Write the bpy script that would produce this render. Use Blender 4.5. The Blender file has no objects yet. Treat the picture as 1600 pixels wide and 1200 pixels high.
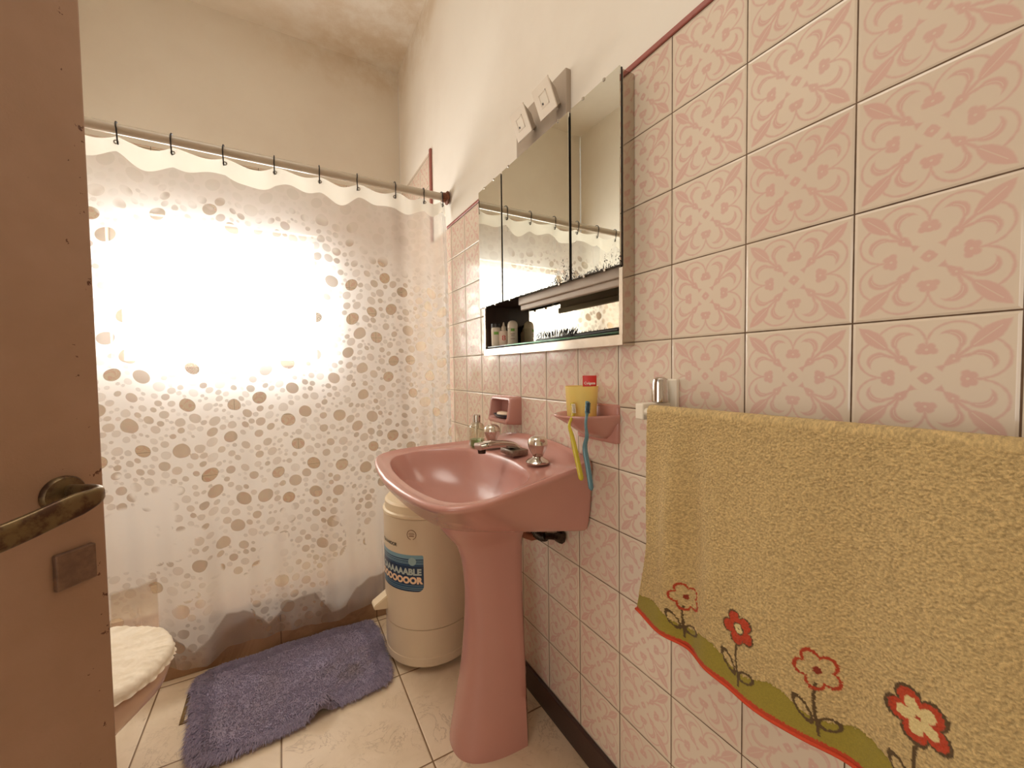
import bpy, bmesh, math, random
import numpy as np
from mathutils import Vector, Matrix

random.seed(7)
rng = np.random.default_rng(7)
SC = bpy.context.scene
COL = SC.collection
PI = math.pi

# ------------------------------------------------------------------ camera
cam_d = bpy.data.cameras.new('camera')
cam_d.sensor_fit = 'HORIZONTAL'
cam_d.sensor_width = 36.0
cam_d.lens = 630.15 / 1600 * 36.0
cam_d.clip_start = 0.01
cam = bpy.data.objects.new('camera', cam_d)
COL.objects.link(cam)
CAM = Vector((-0.6933, -0.1045, 1.0680))
yaw, pit, rol = 0.518875, -0.036976, -0.012902
fwd = Vector((math.sin(yaw) * math.cos(pit), math.cos(yaw) * math.cos(pit), math.sin(pit)))
rgt = Vector((math.cos(yaw), -math.sin(yaw), 0))
upv = rgt.cross(fwd)
r2 = math.cos(rol) * rgt + math.sin(rol) * upv
u2 = -math.sin(rol) * rgt + math.cos(rol) * upv
mw = Matrix(((r2.x, u2.x, -fwd.x, CAM.x), (r2.y, u2.y, -fwd.y, CAM.y), (r2.z, u2.z, -fwd.z, CAM.z), (0, 0, 0, 1)))
cam.matrix_world = mw
SC.camera = cam

# ------------------------------------------------------------------ world, lamps, exposure
SC.view_settings.view_transform = 'Standard'
SC.view_settings.look = 'None'
SC.view_settings.gamma = 1.0
SC.view_settings.use_curve_mapping = False
SC.view_settings.exposure = 0.0
SC.cycles.use_denoising = True
SC.cycles.max_bounces = 14
SC.cycles.diffuse_bounces = 7
SC.cycles.transparent_max_bounces = 24
SC.cycles.sample_clamp_indirect = 6.0
SC.cycles.caustics_refractive = True
SC.cycles.caustics_reflective = True

W = bpy.data.worlds.new('world')
SC.world = W
W.use_nodes = True
W.node_tree.nodes['Background'].inputs[0].default_value = (1.0, 0.93, 0.84, 1)
W.node_tree.nodes['Background'].inputs[1].default_value = 0.6

WINDOW_STRENGTH = 14.0
WINDOW_COLOR = (1.0, 0.985, 0.955)

# soft fill light added in the unseen hallway, brightens the front of the room
hl = bpy.data.lights.new('hall_fill_light', 'AREA')
hl.shape = 'RECTANGLE'
hl.size = 1.3
hl.size_y = 1.5
hl.energy = 18.5
hl.color = (1.0, 0.93, 0.84)
hlo = bpy.data.objects.new('hall_fill_light', hl)
COL.objects.link(hlo)
hlo.location = (-2.35, -0.75, 1.15)
hlo.rotation_euler = (0, -PI / 2, 0)      # shines towards +x through the doorway


# round fill light added below the ceiling, out of view, brightens the floor
cl_ = bpy.data.lights.new('ceiling_fill_light', 'AREA')
cl_.shape = 'DISK'
cl_.size = 1.1
cl_.energy = 7.0
cl_.spread = math.radians(105)
cl_.color = (1.0, 0.94, 0.84)
clo = bpy.data.objects.new('ceiling_fill_light', cl_)
COL.objects.link(clo)
clo.location = (-0.95, 0.80, 2.94)


# ------------------------------------------------------------------ helpers
def lin(r, g, b, a=1.0):
    def f(c):
        c = c / 255.0
        return c / 12.92 if c <= 0.04045 else ((c + 0.055) / 1.055) ** 2.4
    return (f(r), f(g), f(b), a)


class N:
    """tiny node-tree writer"""
    def __init__(s, name):
        s.mat = bpy.data.materials.new(name)
        s.mat.use_nodes = True
        s.t = s.mat.node_tree
        s.t.nodes.clear()
        s.out = s.t.nodes.new('ShaderNodeOutputMaterial')

    def n(s, typ, **kw):
        nd = s.t.nodes.new(typ)
        for k, v in kw.items():
            setattr(nd, k, v)
        return nd

    def put(s, sock, v):
        if isinstance(v, bpy.types.NodeSocket):
            s.t.links.new(v, sock)
        elif v is not None:
            sock.default_value = v

    def m(s, op, a, b=None, c=None, clamp=False):
        nd = s.n('ShaderNodeMath', operation=op)
        nd.use_clamp = clamp
        s.put(nd.inputs[0], a)
        if b is not None:
            s.put(nd.inputs[1], b)
        if c is not None:
            s.put(nd.inputs[2], c)
        return nd.outputs[0]

    def mn(s, *a):
        r = a[0]
        for x in a[1:]:
            r = s.m('MINIMUM', r, x)
        return r

    def mx(s, *a):
        r = a[0]
        for x in a[1:]:
            r = s.m('MAXIMUM', r, x)
        return r

    def length(s, dx, dy):
        return s.m('SQRT', s.m('ADD', s.m('MULTIPLY', dx, dx), s.m('MULTIPLY', dy, dy)))

    def step(s, v, e0, e1):
        nd = s.n('ShaderNodeMapRange', interpolation_type='SMOOTHSTEP')
        s.put(nd.inputs['Value'], v)
        nd.inputs['From Min'].default_value = e0
        nd.inputs['From Max'].default_value = e1
        return nd.outputs[0]

    def mix(s, f, a, b):
        nd = s.n('ShaderNodeMix', data_type='RGBA')
        s.put(nd.inputs[0], f)
        s.put(nd.inputs[6], a)
        s.put(nd.inputs[7], b)
        return nd.outputs[2]

    def noise(s, scale, detail=3.0, rough=0.5, vec=None, dist=0.0):
        nd = s.n('ShaderNodeTexNoise')
        nd.inputs['Scale'].default_value = scale
        nd.inputs['Detail'].default_value = detail
        nd.inputs['Roughness'].default_value = rough
        nd.inputs['Distortion'].default_value = dist
        if vec is None:
            vec = s.pos()
        s.put(nd.inputs['Vector'], vec)
        return nd.outputs['Fac']

    def pos(s):
        if not hasattr(s, '_p'):
            s._p = s.n('ShaderNodeTexCoord').outputs['Object']
        return s._p

    def xyz(s, v=None):
        nd = s.n('ShaderNodeSeparateXYZ')
        s.put(nd.inputs[0], v if v is not None else s.pos())
        return nd.outputs

    def bump(s, h, strength, dist, normal=None):
        nd = s.n('ShaderNodeBump')
        nd.inputs['Strength'].default_value = strength
        nd.inputs['Distance'].default_value = dist
        s.put(nd.inputs['Height'], h)
        if normal is not None:
            s.put(nd.inputs['Normal'], normal)
        return nd.outputs[0]

    def bsdf(s, color, rough=0.5, metal=0.0, normal=None, **kw):
        nd = s.n('ShaderNodeBsdfPrincipled')
        s.put(nd.inputs['Base Color'], color)
        s.put(nd.inputs['Roughness'], rough)
        s.put(nd.inputs['Metallic'], metal)
        if normal is not None:
            s.put(nd.inputs['Normal'], normal)
        for k, v in kw.items():
            s.put(nd.inputs[k.replace('_', ' ')], v)
        return nd.outputs[0]

    def done(s, surf, disp=None):
        s.t.links.new(surf, s.out.inputs['Surface'])
        return s.mat


def simple(name, rgb, rough=0.5, metal=0.0, bump=0.0, bscale=80, var=0.0, vscale=12, **kw):
    n = N(name)
    c = lin(*rgb)
    if var:
        f = n.noise(vscale, 4, 0.6)
        c2 = tuple(x * (1 - var) for x in c[:3]) + (1,)
        c1 = tuple(min(1, x * (1 + var)) for x in c[:3]) + (1,)
        c = n.mix(n.step(f, 0.3, 0.7), c1, c2)
    nm = None
    if bump:
        nm = n.bump(n.noise(bscale, 4, 0.6), bump, 0.002)
    return n.done(n.bsdf(c, rough, metal, nm, **kw))


def link(o, parent=None):
    COL.objects.link(o)
    if parent is not None:
        o.parent = parent
        o.matrix_parent_inverse = Matrix.Identity(4)
        # meshes are written in world space: take the parent's place off again
        if o.type in {'MESH', 'FONT'}:
            o.matrix_basis = parent_world(parent).inverted() @ o.matrix_basis
    return o


def parent_world(p):
    m = p.matrix_basis.copy()
    while p.parent is not None:
        p = p.parent
        m = p.matrix_basis @ m
    return m


def obj(name, bm, mat, parent=None, smooth=False, angle=None):
    me = bpy.data.meshes.new(name)
    if isinstance(bm, bmesh.types.BMesh):
        bmesh.ops.recalc_face_normals(bm, faces=bm.faces)
        bm.to_mesh(me)
        bm.free()
    else:
        v, f = bm
        me.from_pydata([tuple(x) for x in v], [], [tuple(x) for x in f])
    mats = mat if isinstance(mat, (list, tuple)) else [mat]
    for m_ in mats:
        me.materials.append(m_)
    if smooth:
        me.polygons.foreach_set('use_smooth', [True] * len(me.polygons))
        if angle:
            try:
                me.set_sharp_from_angle(angle=math.radians(angle))
            except Exception:
                pass
    me.update()
    o = bpy.data.objects.new(name, me)
    return link(o, parent)


def thing(name, label, cat, loc=(0, 0, 0), rotz=0.0, group=None):
    o = bpy.data.objects.new(name, None)
    o.empty_display_size = 0.03
    COL.objects.link(o)
    o.location = loc
    o.rotation_euler = (0, 0, rotz)
    o['label'] = label
    o['category'] = cat
    if group:
        o['group'] = group
    return o


def tag(o, label, cat, group=None):
    o['label'] = label
    o['category'] = cat
    if group:
        o['group'] = group
    return o


def struct(o, label=None):
    o['kind'] = 'structure'
    if label:
        o['label'] = label
        o['category'] = label.split()[-1] if False else 'room'
    return o


def box(bm, x0, x1, y0, y1, z0, z1, bev=0.0, seg=2, mat=0, M=None):
    r = bmesh.ops.create_cube(bm, size=1.0)
    vs = r['verts']
    bmesh.ops.scale(bm, vec=(abs(x1 - x0), abs(y1 - y0), abs(z1 - z0)), verts=vs)
    bmesh.ops.translate(bm, vec=((x0 + x1) / 2, (y0 + y1) / 2, (z0 + z1) / 2), verts=vs)
    fs = list({f for v in vs for f in v.link_faces})
    if bev > 0:
        es = list({e for v in vs for e in v.link_edges})
        rr = bmesh.ops.bevel(bm, geom=es, offset=bev, segments=seg, profile=0.5, affect='EDGES')
        fs = list({f for f in rr['faces']} | {f for f in fs if f.is_valid})
        vs = list({v for f in fs for v in f.verts})
    for f in fs:
        f.material_index = mat
    if M is not None:
        bmesh.ops.transform(bm, matrix=M, verts=vs)
    return vs


def BOX(x0, x1, y0, y1, z0, z1, bev=0.0, seg=2, M=None):
    bm = bmesh.new()
    box(bm, x0, x1, y0, y1, z0, z1, bev, seg, 0, M)
    return bm


def tube(bm, pts, rad, seg=12, cap=True, flat=1.0, mat=0):
    """swept round tube along points; rad number or list; flat squashes the 2nd axis"""
    pts = [Vector(p) for p in pts]
    n = len(pts)
    rads = rad if isinstance(rad, (list, tuple)) else [rad] * n
    prev = None
    rings = []
    for i, p in enumerate(pts):
        if i == 0:
            t = pts[1] - p
        elif i == n - 1:
            t = p - pts[-2]
        else:
            t = (pts[i + 1] - p).normalized() + (p - pts[i - 1]).normalized()
        t.normalize()
        if prev is None:
            a = Vector((0, 0, 1)) if abs(t.z) < 0.9 else Vector((1, 0, 0))
            nrm = (a - t * a.dot(t)).normalized()
        else:
            nrm = (prev - t * prev.dot(t)).normalized()
        prev = nrm
        b = t.cross(nrm)
        ring = []
        for k in range(seg):
            an = 2 * PI * k / seg
            ring.append(bm.verts.new(p + (nrm * math.cos(an) + b * math.sin(an) * flat) * rads[i]))
        rings.append(ring)
    for i in range(n - 1):
        for k in range(seg):
            f = bm.faces.new((rings[i][k], rings[i][(k + 1) % seg], rings[i + 1][(k + 1) % seg], rings[i + 1][k]))
            f.material_index = mat
    if cap:
        bm.faces.new(rings[0][::-1]).material_index = mat
        bm.faces.new(rings[-1]).material_index = mat


def lathe(bm, prof, c=(0, 0, 0), seg=48, axis='Z', mat=0, cap=True, M=None, wob=None):
    """prof: list of (r, h)"""
    rings = []
    allv = []
    for r, h in prof:
        ring = []
        for k in range(seg):
            a = 2 * PI * k / seg
            rr = r if wob is None else r * wob(a, h)
            x, y = rr * math.cos(a), rr * math.sin(a)
            co = {'Z': (x, y, h), 'X': (h, x, y), 'Y': (x, h, y)}[axis]
            ring.append(bm.verts.new(Vector(co) + Vector(c)))
        rings.append(ring)
        allv += ring
    for i in range(len(rings) - 1):
        for k in range(seg):
            f = bm.faces.new((rings[i][k], rings[i][(k + 1) % seg], rings[i + 1][(k + 1) % seg], rings[i + 1][k]))
            f.material_index = mat
    if cap:
        bm.faces.new(rings[0][::-1]).material_index = mat
        bm.faces.new(rings[-1]).material_index = mat
    if M is not None:
        bmesh.ops.transform(bm, matrix=M, verts=allv)
    return allv


def LATHE(prof, c=(0, 0, 0), seg=48, axis='Z', M=None, wob=None, cap=True):
    bm = bmesh.new()
    lathe(bm, prof, c, seg, axis, 0, cap, M, wob)
    return bm


def TUBE(pts, rad, seg=12, flat=1.0):
    bm = bmesh.new()
    tube(bm, pts, rad, seg, True, flat)
    return bm


def text_mesh(body, size, extrude=0.0, offset=0.0, spacing=1.0, align='CENTER'):
    cu = bpy.data.curves.new('text', 'FONT')
    cu.body = body
    cu.size = size
    cu.extrude = extrude
    cu.offset = offset
    cu.space_character = spacing
    cu.align_x = align
    cu.align_y = 'CENTER'
    cu.resolution_u = 4
    o = bpy.data.objects.new('text', cu)
    COL.objects.link(o)
    dg = bpy.context.evaluated_depsgraph_get()
    me = bpy.data.meshes.new_from_object(o.evaluated_get(dg))
    bpy.data.objects.remove(o)
    bpy.data.curves.remove(cu)
    return me


def spline(pts, n):
    """Catmull-Rom through 2-D/3-D points, resampled to n points by arc length"""
    P = [np.array(p, float) for p in pts]
    P = [2 * P[0] - P[1]] + P + [2 * P[-1] - P[-2]]
    out = []
    for i in range(1, len(P) - 2):
        for t in np.linspace(0, 1, 24, endpoint=False):
            a, b, c, d = P[i - 1], P[i], P[i + 1], P[i + 2]
            out.append(0.5 * ((2 * b) + (-a + c) * t + (2 * a - 5 * b + 4 * c - d) * t * t + (-a + 3 * b - 3 * c + d) * t ** 3))
    out.append(P[-2])
    out = np.array(out)
    s = np.r_[0, np.cumsum(np.linalg.norm(np.diff(out, axis=0), axis=1))]
    u = np.linspace(0, s[-1], n)
    return np.stack([np.interp(u, s, out[:, k]) for k in range(out.shape[1])], 1)


def sstep(x, a, b):
    t = min(1, max(0, (x - a) / (b - a)))
    return t * t * (3 - 2 * t)


# ------------------------------------------------------------------ materials
T = 0.15          # wall tile pitch


def make_tile(name, axis_u, off_u=0.0):
    """square glazed tile with a pink scroll and lily pattern, four-fold mirrored; axis_u 0 = x, 1 = y"""
    n = N(name)
    p = n.xyz()
    gu = n.m('DIVIDE', n.m('ADD', p[axis_u], off_u), T)
    gv = n.m('SUBTRACT', n.m('DIVIDE', p[2], T), 0.5)
    fu = n.m('SUBTRACT', n.m('FRACT', n.m('ADD', gu, 40.0)), 0.5)
    fv = n.m('SUBTRACT', n.m('FRACT', n.m('ADD', gv, 40.0)), 0.5)
    au = n.m('ABSOLUTE', fu)
    av = n.m('ABSOLUTE', fv)
    a = n.m('MAXIMUM', au, av)
    b = n.m('MINIMUM', au, av)
    # slight hand-printed wobble
    wob = n.m('MULTIPLY', n.m('SUBTRACT', n.noise(170, 2, 0.5), 0.5), 0.014)
    t = n.m('MULTIPLY', n.m('ADD', a, b), 0.70711)
    s = n.m('MULTIPLY', n.m('SUBTRACT', a, b), 0.70711)

    def circ(x, y, r):
        return n.m('SUBTRACT', n.length(n.m('SUBTRACT', a, x), n.m('SUBTRACT', b, y)), r)

    # leaf on the diagonal
    q = n.m('DIVIDE', n.m('SUBTRACT', t, 0.485), 0.150)
    wl_ = n.m('MULTIPLY', n.m('SUBTRACT', 1.0, n.m('MULTIPLY', q, q)), 0.056)
    leaf = n.m('SUBTRACT', s, wl_)
    vein = n.mx(n.m('SUBTRACT', s, 0.0035), n.m('SUBTRACT', n.m('ABSOLUTE', n.m('SUBTRACT', t, 0.47)), 0.10))
    # knot, bow tie, centre flower
    ct, st = 0.1697, 0.1697
    knot = circ(0.160, 0.160, 0.036)
    knot_h = circ(0.158, 0.158, 0.008)
    bow = n.mx(n.m('SUBTRACT', s, n.m('ADD', 0.007, n.m('MULTIPLY', n.m('ABSOLUTE', n.m('SUBTRACT', t, 0.15)), 0.45))),
               n.m('SUBTRACT', n.m('ABSOLUTE', n.m('SUBTRACT', t, 0.155)), 0.05))
    cen = n.m('SUBTRACT', n.m('ADD', a, n.m('MULTIPLY', b, 0.75)), 0.052)
    cen_h = circ(0.0, 0.0, 0.011)
    # flower on the axis
    dx = n.m('SUBTRACT', a, 0.235)
    fl1 = n.m('SUBTRACT', n.length(n.m('DIVIDE', dx, 0.75), b), 0.052)
    fl2 = circ(0.225, 0.040, 0.028)
    fl3 = circ(0.258, 0.024, 0.030)
    fl_h = circ(0.235, 0.0, 0.010)
    stem = n.mx(n.m('SUBTRACT', b, 0.009), n.m('SUBTRACT', n.m('ABSOLUTE', n.m('SUBTRACT', a, 0.30)), 0.035))
    # thin scroll
    d = n.length(n.m('SUBTRACT', a, 0.288), n.m('SUBTRACT', b, 0.165))
    ring = n.m('SUBTRACT', n.m('ABSOLUTE', n.m('SUBTRACT', d, 0.162)), 0.0075)
    scroll = n.mx(ring, n.m('SUBTRACT', 0.318, a), n.m('SUBTRACT', b, 0.315))
    # thick crescent curl with a pale inner line
    d2 = n.length(n.m('SUBTRACT', a, 0.295), n.m('SUBTRACT', b, 0.125))
    ang = n.m('ARCTAN2', n.m('SUBTRACT', b, 0.125), n.m('SUBTRACT', a, 0.295))
    qq = n.m('DIVIDE', n.m('SUBTRACT', ang, 0.95), 1.55)
    thick = n.m('MULTIPLY', n.m('SUBTRACT', 1.0, n.m('MULTIPLY', qq, qq)), 0.0235)
    cres = n.m('SUBTRACT', n.m('ABSOLUTE', n.m('SUBTRACT', d2, 0.078)), thick)
    cvein = n.mx(n.m('SUBTRACT', n.m('ABSOLUTE', n.m('SUBTRACT', d2, 0.073)), 0.0028), n.m('SUBTRACT', n.m('ABSOLUTE', qq), 0.55))
    # stalk of the leaf
    stalk = n.mx(n.m('SUBTRACT', s, 0.012), n.m('SUBTRACT', n.m('ABSOLUTE', n.m('SUBTRACT', t, 0.31)), 0.07))
    # link from knot to curl
    lk = n.mx(n.m('SUBTRACT', n.m('ABSOLUTE', n.m('SUBTRACT', b, n.m('ADD', 0.163, n.m('MULTIPLY', n.m('SUBTRACT', a, 0.16), 0.30)))), 0.012),
              n.m('SUBTRACT', n.m('ABSOLUTE', n.m('SUBTRACT', a, 0.205)), 0.045))
    pat = n.mn(leaf, stalk, knot, bow, cen, fl1, fl2, fl3, stem, scroll, cres, lk)
    holes = n.mn(vein, knot_h, cen_h, fl_h, cvein)
    sd = n.m('ADD', pat, wob)
    mask = n.m('SUBTRACT', 1.0, n.step(sd, -0.010, 0.011))
    mask = n.m('MULTIPLY', mask, n.m('ADD', 0.28, n.m('MULTIPLY', n.step(holes, -0.003, 0.003), 0.72)))
    # print strength a little uneven
    mask = n.m('MULTIPLY', mask, n.m('ADD', 0.62, n.m('MULTIPLY', n.noise(9, 3, 0.6), 0.40)))
    wn = n.n('ShaderNodeTexWhiteNoise', noise_dimensions='2D')
    cmb = n.n('ShaderNodeCombineXYZ')
    n.put(cmb.inputs[0], n.m('FLOOR', n.m('ADD', gu, 40.0)))
    n.put(cmb.inputs[1], n.m('FLOOR', n.m('ADD', gv, 40.0)))
    n.put(wn.inputs['Vector'], cmb.outputs[0])
    base = n.mix(wn.outputs['Value'], lin(222, 208, 188), lin(216, 201, 181))
    col = n.mix(mask, base, lin(212, 172, 160))
    edge = n.m('SUBTRACT', 0.5, n.m('MAXIMUM', au, av))      # distance to the joint, in tiles
    grn = n.m('MULTIPLY', n.m('SUBTRACT', n.noise(22, 3, 0.7), 0.5), 0.006)
    g = n.step(n.m('ADD', edge, grn), 0.0045, 0.0095)
    dirt = n.mix(n.step(n.noise(4, 4, 0.7), 0.35, 0.65), lin(78, 52, 30), lin(104, 78, 52))
    col = n.mix(g, dirt, col)
    h = n.step(edge, 0.003, 0.03)
    h = n.m('ADD', h, n.m('MULTIPLY', n.noise(6, 2, 0.5), 0.25))
    nm = n.bump(h, 0.55, 0.0018)
    rough = n.m('ADD', 0.12, n.m('MULTIPLY', n.m('SUBTRACT', 1.0, g), 0.6))
    return n.done(n.bsdf(col, rough, 0, nm, Specular_IOR_Level=0.5))


M_tile_y = make_tile('pink_scroll_tile', 1)
M_tile_x = make_tile('pink_scroll_tile_back', 0, 0.02)


def plaster():
    n = N('cream_wall_paint')
    f = n.noise(1.6, 5, 0.62)
    c = n.mix(n.step(f, 0.35, 0.7), lin(234, 228, 216), lin(228, 220, 207))
    # damp stain where the wall meets the ceiling in the far right corner
    p = n.xyz()
    d1 = n.m('SUBTRACT', 2.96, p[2])
    dx = n.m('ABSOLUTE', p[0])
    dy = n.m('ABSOLUTE', n.m('SUBTRACT', p[1], 2.534))
    near = n.m('MINIMUM', dx, dy)
    w = n.m('SUBTRACT', 1.0, n.step(n.m('ADD', d1, n.m('MULTIPLY', n.m('SUBTRACT', n.noise(3.2, 4, 0.7), 0.5), 0.5)), 0.0, 0.30))
    far = n.step(p[1], 1.0, 1.9)
    rightish = n.step(p[0], -1.1, -0.2)
    st = n.m('MULTIPLY', n.m('MULTIPLY', w, n.m('MULTIPLY', far, rightish)), n.step(n.noise(5, 5, 0.7), 0.3, 0.62))
    c = n.mix(n.m('MULTIPLY', st, 0.55), c, lin(200, 176, 142))
    nm = n.bump(n.m('ADD', n.noise(7, 3, 0.5), n.m('MULTIPLY', n.noise(160, 3, 0.6), 0.12)), 0.25, 0.004)
    return n.done(n.bsdf(c, 0.7, 0, nm, Specular_IOR_Level=0.3))


M_plaster = plaster()
M_ceiling = M_plaster
M_trimpink = simple('rose_trim_glaze', (158, 92, 84), 0.25)
M_base = simple('dark_brown_skirting', (62, 42, 36), 0.3, bump=0.1)


def floor_mat():
    n = N('beige_marbled_floor_tile')
    p = n.xyz()
    P_ = 0.3595
    gx = n.m('DIVIDE', n.m('ADD', p[0], 0.0055), P_)
    gy = n.m('DIVIDE', n.m('SUBTRACT', p[1], 0.932), P_)
    fx = n.m('SUBTRACT', n.m('FRACT', n.m('ADD', gx, 20.0)), 0.5)
    fy = n.m('SUBTRACT', n.m('FRACT', n.m('ADD', gy, 20.0)), 0.5)
    e = n.m('SUBTRACT', 0.5, n.m('MAXIMUM', n.m('ABSOLUTE', fx), n.m('ABSOLUTE', fy)))
    cmb = n.n('ShaderNodeCombineXYZ')
    n.put(cmb.inputs[0], n.m('FLOOR', n.m('ADD', gx, 20.0)))
    n.put(cmb.inputs[1], n.m('FLOOR', n.m('ADD', gy, 20.0)))
    wn = n.n('ShaderNodeTexWhiteNoise', noise_dimensions='2D')
    n.put(wn.inputs['Vector'], cmb.outputs[0])
    vm = n.n('ShaderNodeVectorMath', operation='MULTIPLY_ADD')
    n.put(vm.inputs[0], wn.outputs['Color'])
    vm.inputs[1].default_value = (9, 9, 9)
    n.put(vm.inputs[2], n.pos())
    v = vm.outputs[0]
    a = n.noise(3.5, 6, 0.65, v, 0.6)
    b = n.noise(9, 5, 0.7, v, 1.2)
    c = n.mix(n.step(a, 0.32, 0.68), lin(232, 214, 188), lin(218, 198, 168))
    vein = n.m('SUBTRACT', 1.0, n.step(n.m('ABSOLUTE', n.m('SUBTRACT', b, 0.5)), 0.0, 0.022))
    vein = n.m('MULTIPLY', vein, n.step(n.noise(5, 3, 0.6, v), 0.45, 0.65))
    c = n.mix(n.m('MULTIPLY', vein, 0.45), c, lin(150, 120, 88))
    sp = n.step(n.noise(14, 5, 0.75, v, 0.4), 0.60, 0.74)
    c = n.mix(n.m('MULTIPLY', sp, 0.4), c, lin(158, 130, 100))
    g = n.step(e, 0.0045, 0.0075)
    c = n.mix(g, lin(128, 100, 68), c)
    nm = n.bump(n.m('ADD', n.step(e, 0.003, 0.016), n.m('MULTIPLY', a, 0.2)), 0.4, 0.002)
    r = n.m('ADD', 0.28, n.m('MULTIPLY', a, 0.2))
    return n.done(n.bsdf(c, r, 0, nm))


M_floor = floor_mat()


def curb_mat():
    n = N('brown_marble_curb_tile')
    p = n.xyz()
    a = n.noise(6, 6, 0.7, None, 1.0)
    c = n.mix(n.step(a, 0.3, 0.7), lin(176, 142, 110), lin(140, 106, 78))
    sp = n.step(n.noise(18, 5, 0.75), 0.58, 0.72)
    c = n.mix(n.m('MULTIPLY', sp, 0.5), c, lin(104, 74, 50))
    fx = n.m('ABSOLUTE', n.m('SUBTRACT', n.m('FRACT', n.m('DIVIDE', n.m('ADD', p[0], 20 * .3595 + .0055), 0.3595)), 0.5))
    e = n.m('SUBTRACT', 0.5, fx)
    c = n.mix(n.step(e, 0.004, 0.007), lin(104, 78, 54), c)
    return n.done(n.bsdf(c, 0.35))


M_curb = curb_mat()


def ceramic(name, rgb, rough=0.26):
    n = N(name)
    c = n.mix(n.step(n.noise(3, 3, 0.5), 0.3, 0.7), lin(*rgb), lin(*[x * 0.97 for x in rgb]))
    return n.done(n.bsdf(c, rough, 0, None, Coat_Weight=0.35, Coat_Roughness=0.17))


M_pink = ceramic('dusty_pink_glazed_ceramic', (192, 138, 126))
M_chrome = simple('chrome', (205, 200, 192), 0.09, 1.0)
M_chrome_worn = simple('dull_chrome', (150, 142, 132), 0.28, 1.0, bump=0.15, var=0.25, vscale=60)
M_dark = simple('black_plastic', (26, 22, 20), 0.35)
M_darkmetal = simple('tarnished_dark_metal', (74, 66, 58), 0.35, 1.0, bump=0.3, bscale=200, var=0.4, vscale=90)
M_mirror = None


def mirror_mat():
    n = N('silvered_mirror')
    p = n.xyz()
    # silvering eaten away along the lower edge near the right-hand door joint
    dz = n.m('SUBTRACT', p[2], 1.292)
    near1 = n.m('SUBTRACT', 1.0, n.step(n.m('ABSOLUTE', n.m('SUBTRACT', p[1], 0.745)), 0.0, 0.075))
    near2 = n.m('SUBTRACT', 1.0, n.step(n.m('ABSOLUTE', n.m('SUBTRACT', p[1], 0.55)), 0.0, 0.14))
    hgt = n.m('ADD', n.m('ADD', 0.010, n.m('MULTIPLY', near1, 0.085)), n.m('MULTIPLY', near2, 0.045))
    spot = n.noise(230, 3, 0.6)
    big = n.noise(45, 4, 0.65)
    k = n.m('SUBTRACT', n.m('DIVIDE', dz, hgt), n.m('MULTIPLY', n.m('SUBTRACT', spot, 0.5), 3.4))
    k = n.m('SUBTRACT', k, n.m('MULTIPLY', n.m('SUBTRACT', big, 0.5), 2.0))
    m = n.m('SUBTRACT', 1.0, n.step(k, 0.05, 0.16))
    g = n.bsdf((0.78, 0.79, 0.72, 1), 0.015, 1.0)
    k2 = n.bsdf(lin(34, 26, 20), 0.5)
    mx = n.n('ShaderNodeMixShader')
    n.put(mx.inputs[0], m)
    n.put(mx.inputs[1], g)
    n.put(mx.inputs[2], k2)
    return n.done(mx.outputs[0])


M_mirror = mirror_mat()
M_backmirror = simple('old_mirror_glass', (228, 224, 208), 0.03, 1.0)
M_steel = simple('polished_steel', (196, 186, 174), 0.12, 1.0, bump=0.08, bscale=30)
M_cabdark = simple('dark_brown_cabinet_inside', (52, 34, 26), 0.4)
M_white = simple('off_white_plastic', (232, 222, 204), 0.35)
M_whitepaint = simple('white_lacquer', (236, 228, 214), 0.3)
M_frost = simple('frosted_diffuser', (238, 232, 218), 0.5)
M_taupe = simple('satin_metal_housing', (172, 158, 142), 0.4, 0.1)
M_rodwhite = simple('cream_rod_enamel', (188, 176, 158), 0.25)
M_rust = simple('rusty_flange', (122, 74, 50), 0.6, 0.4, bump=0.4, bscale=150, var=0.5, vscale=80)
M_dryer = simple('cream_dryer_plastic', (216, 198, 170), 0.3)
M_dryerlid = simple('cream_lid_plastic', (226, 208, 176), 0.32)
M_yellowcup = simple('yellow_plastic', (240, 212, 124), 0.4, Subsurface_Weight=0.15)
M_red = simple('red_print', (200, 40, 28), 0.4)
M_textwhite = simple('white_print', (240, 234, 224), 0.5)
M_black_print = simple('black_print', (22, 18, 16), 0.5)
M_orange_print = simple('brown_print', (120, 72, 44), 0.5)


def glassy(name, rgb, rough=0.05, trans=1.0, ior=1.45, alpha=0.0):
    n = N(name)
    s1 = n.bsdf(lin(*rgb), rough, 0, None, Transmission_Weight=trans, IOR=ior)
    if alpha:
        tr = n.n('ShaderNodeBsdfTransparent')
        n.put(tr.inputs[0], lin(*rgb))
        mx = n.n('ShaderNodeMixShader')
        mx.inputs[0].default_value = alpha
        n.put(mx.inputs[1], s1)
        n.put(mx.inputs[2], tr.outputs[0])
        s1 = mx.outputs[0]
    return n.done(s1)


def clearshell(name, rgb, gloss=0.12):
    """thin clear plastic: see-through with a surface gleam"""
    n = N(name)
    tr = n.n('ShaderNodeBsdfTransparent')
    n.put(tr.inputs[0], lin(*rgb))
    gl = n.n('ShaderNodeBsdfGlossy')
    gl.inputs['Roughness'].default_value = 0.05
    fr = n.n('ShaderNodeLayerWeight')
    fr.inputs[0].default_value = 0.35
    f = n.m('ADD', n.m('MULTIPLY', fr.outputs['Facing'], 0.5), gloss * 0.5, clamp=True)
    mx = n.n('ShaderNodeMixShader')
    n.put(mx.inputs[0], f)
    n.put(mx.inputs[1], tr.outputs[0])
    n.put(mx.inputs[2], gl.outputs[0])
    return n.done(mx.outputs[0])


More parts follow.
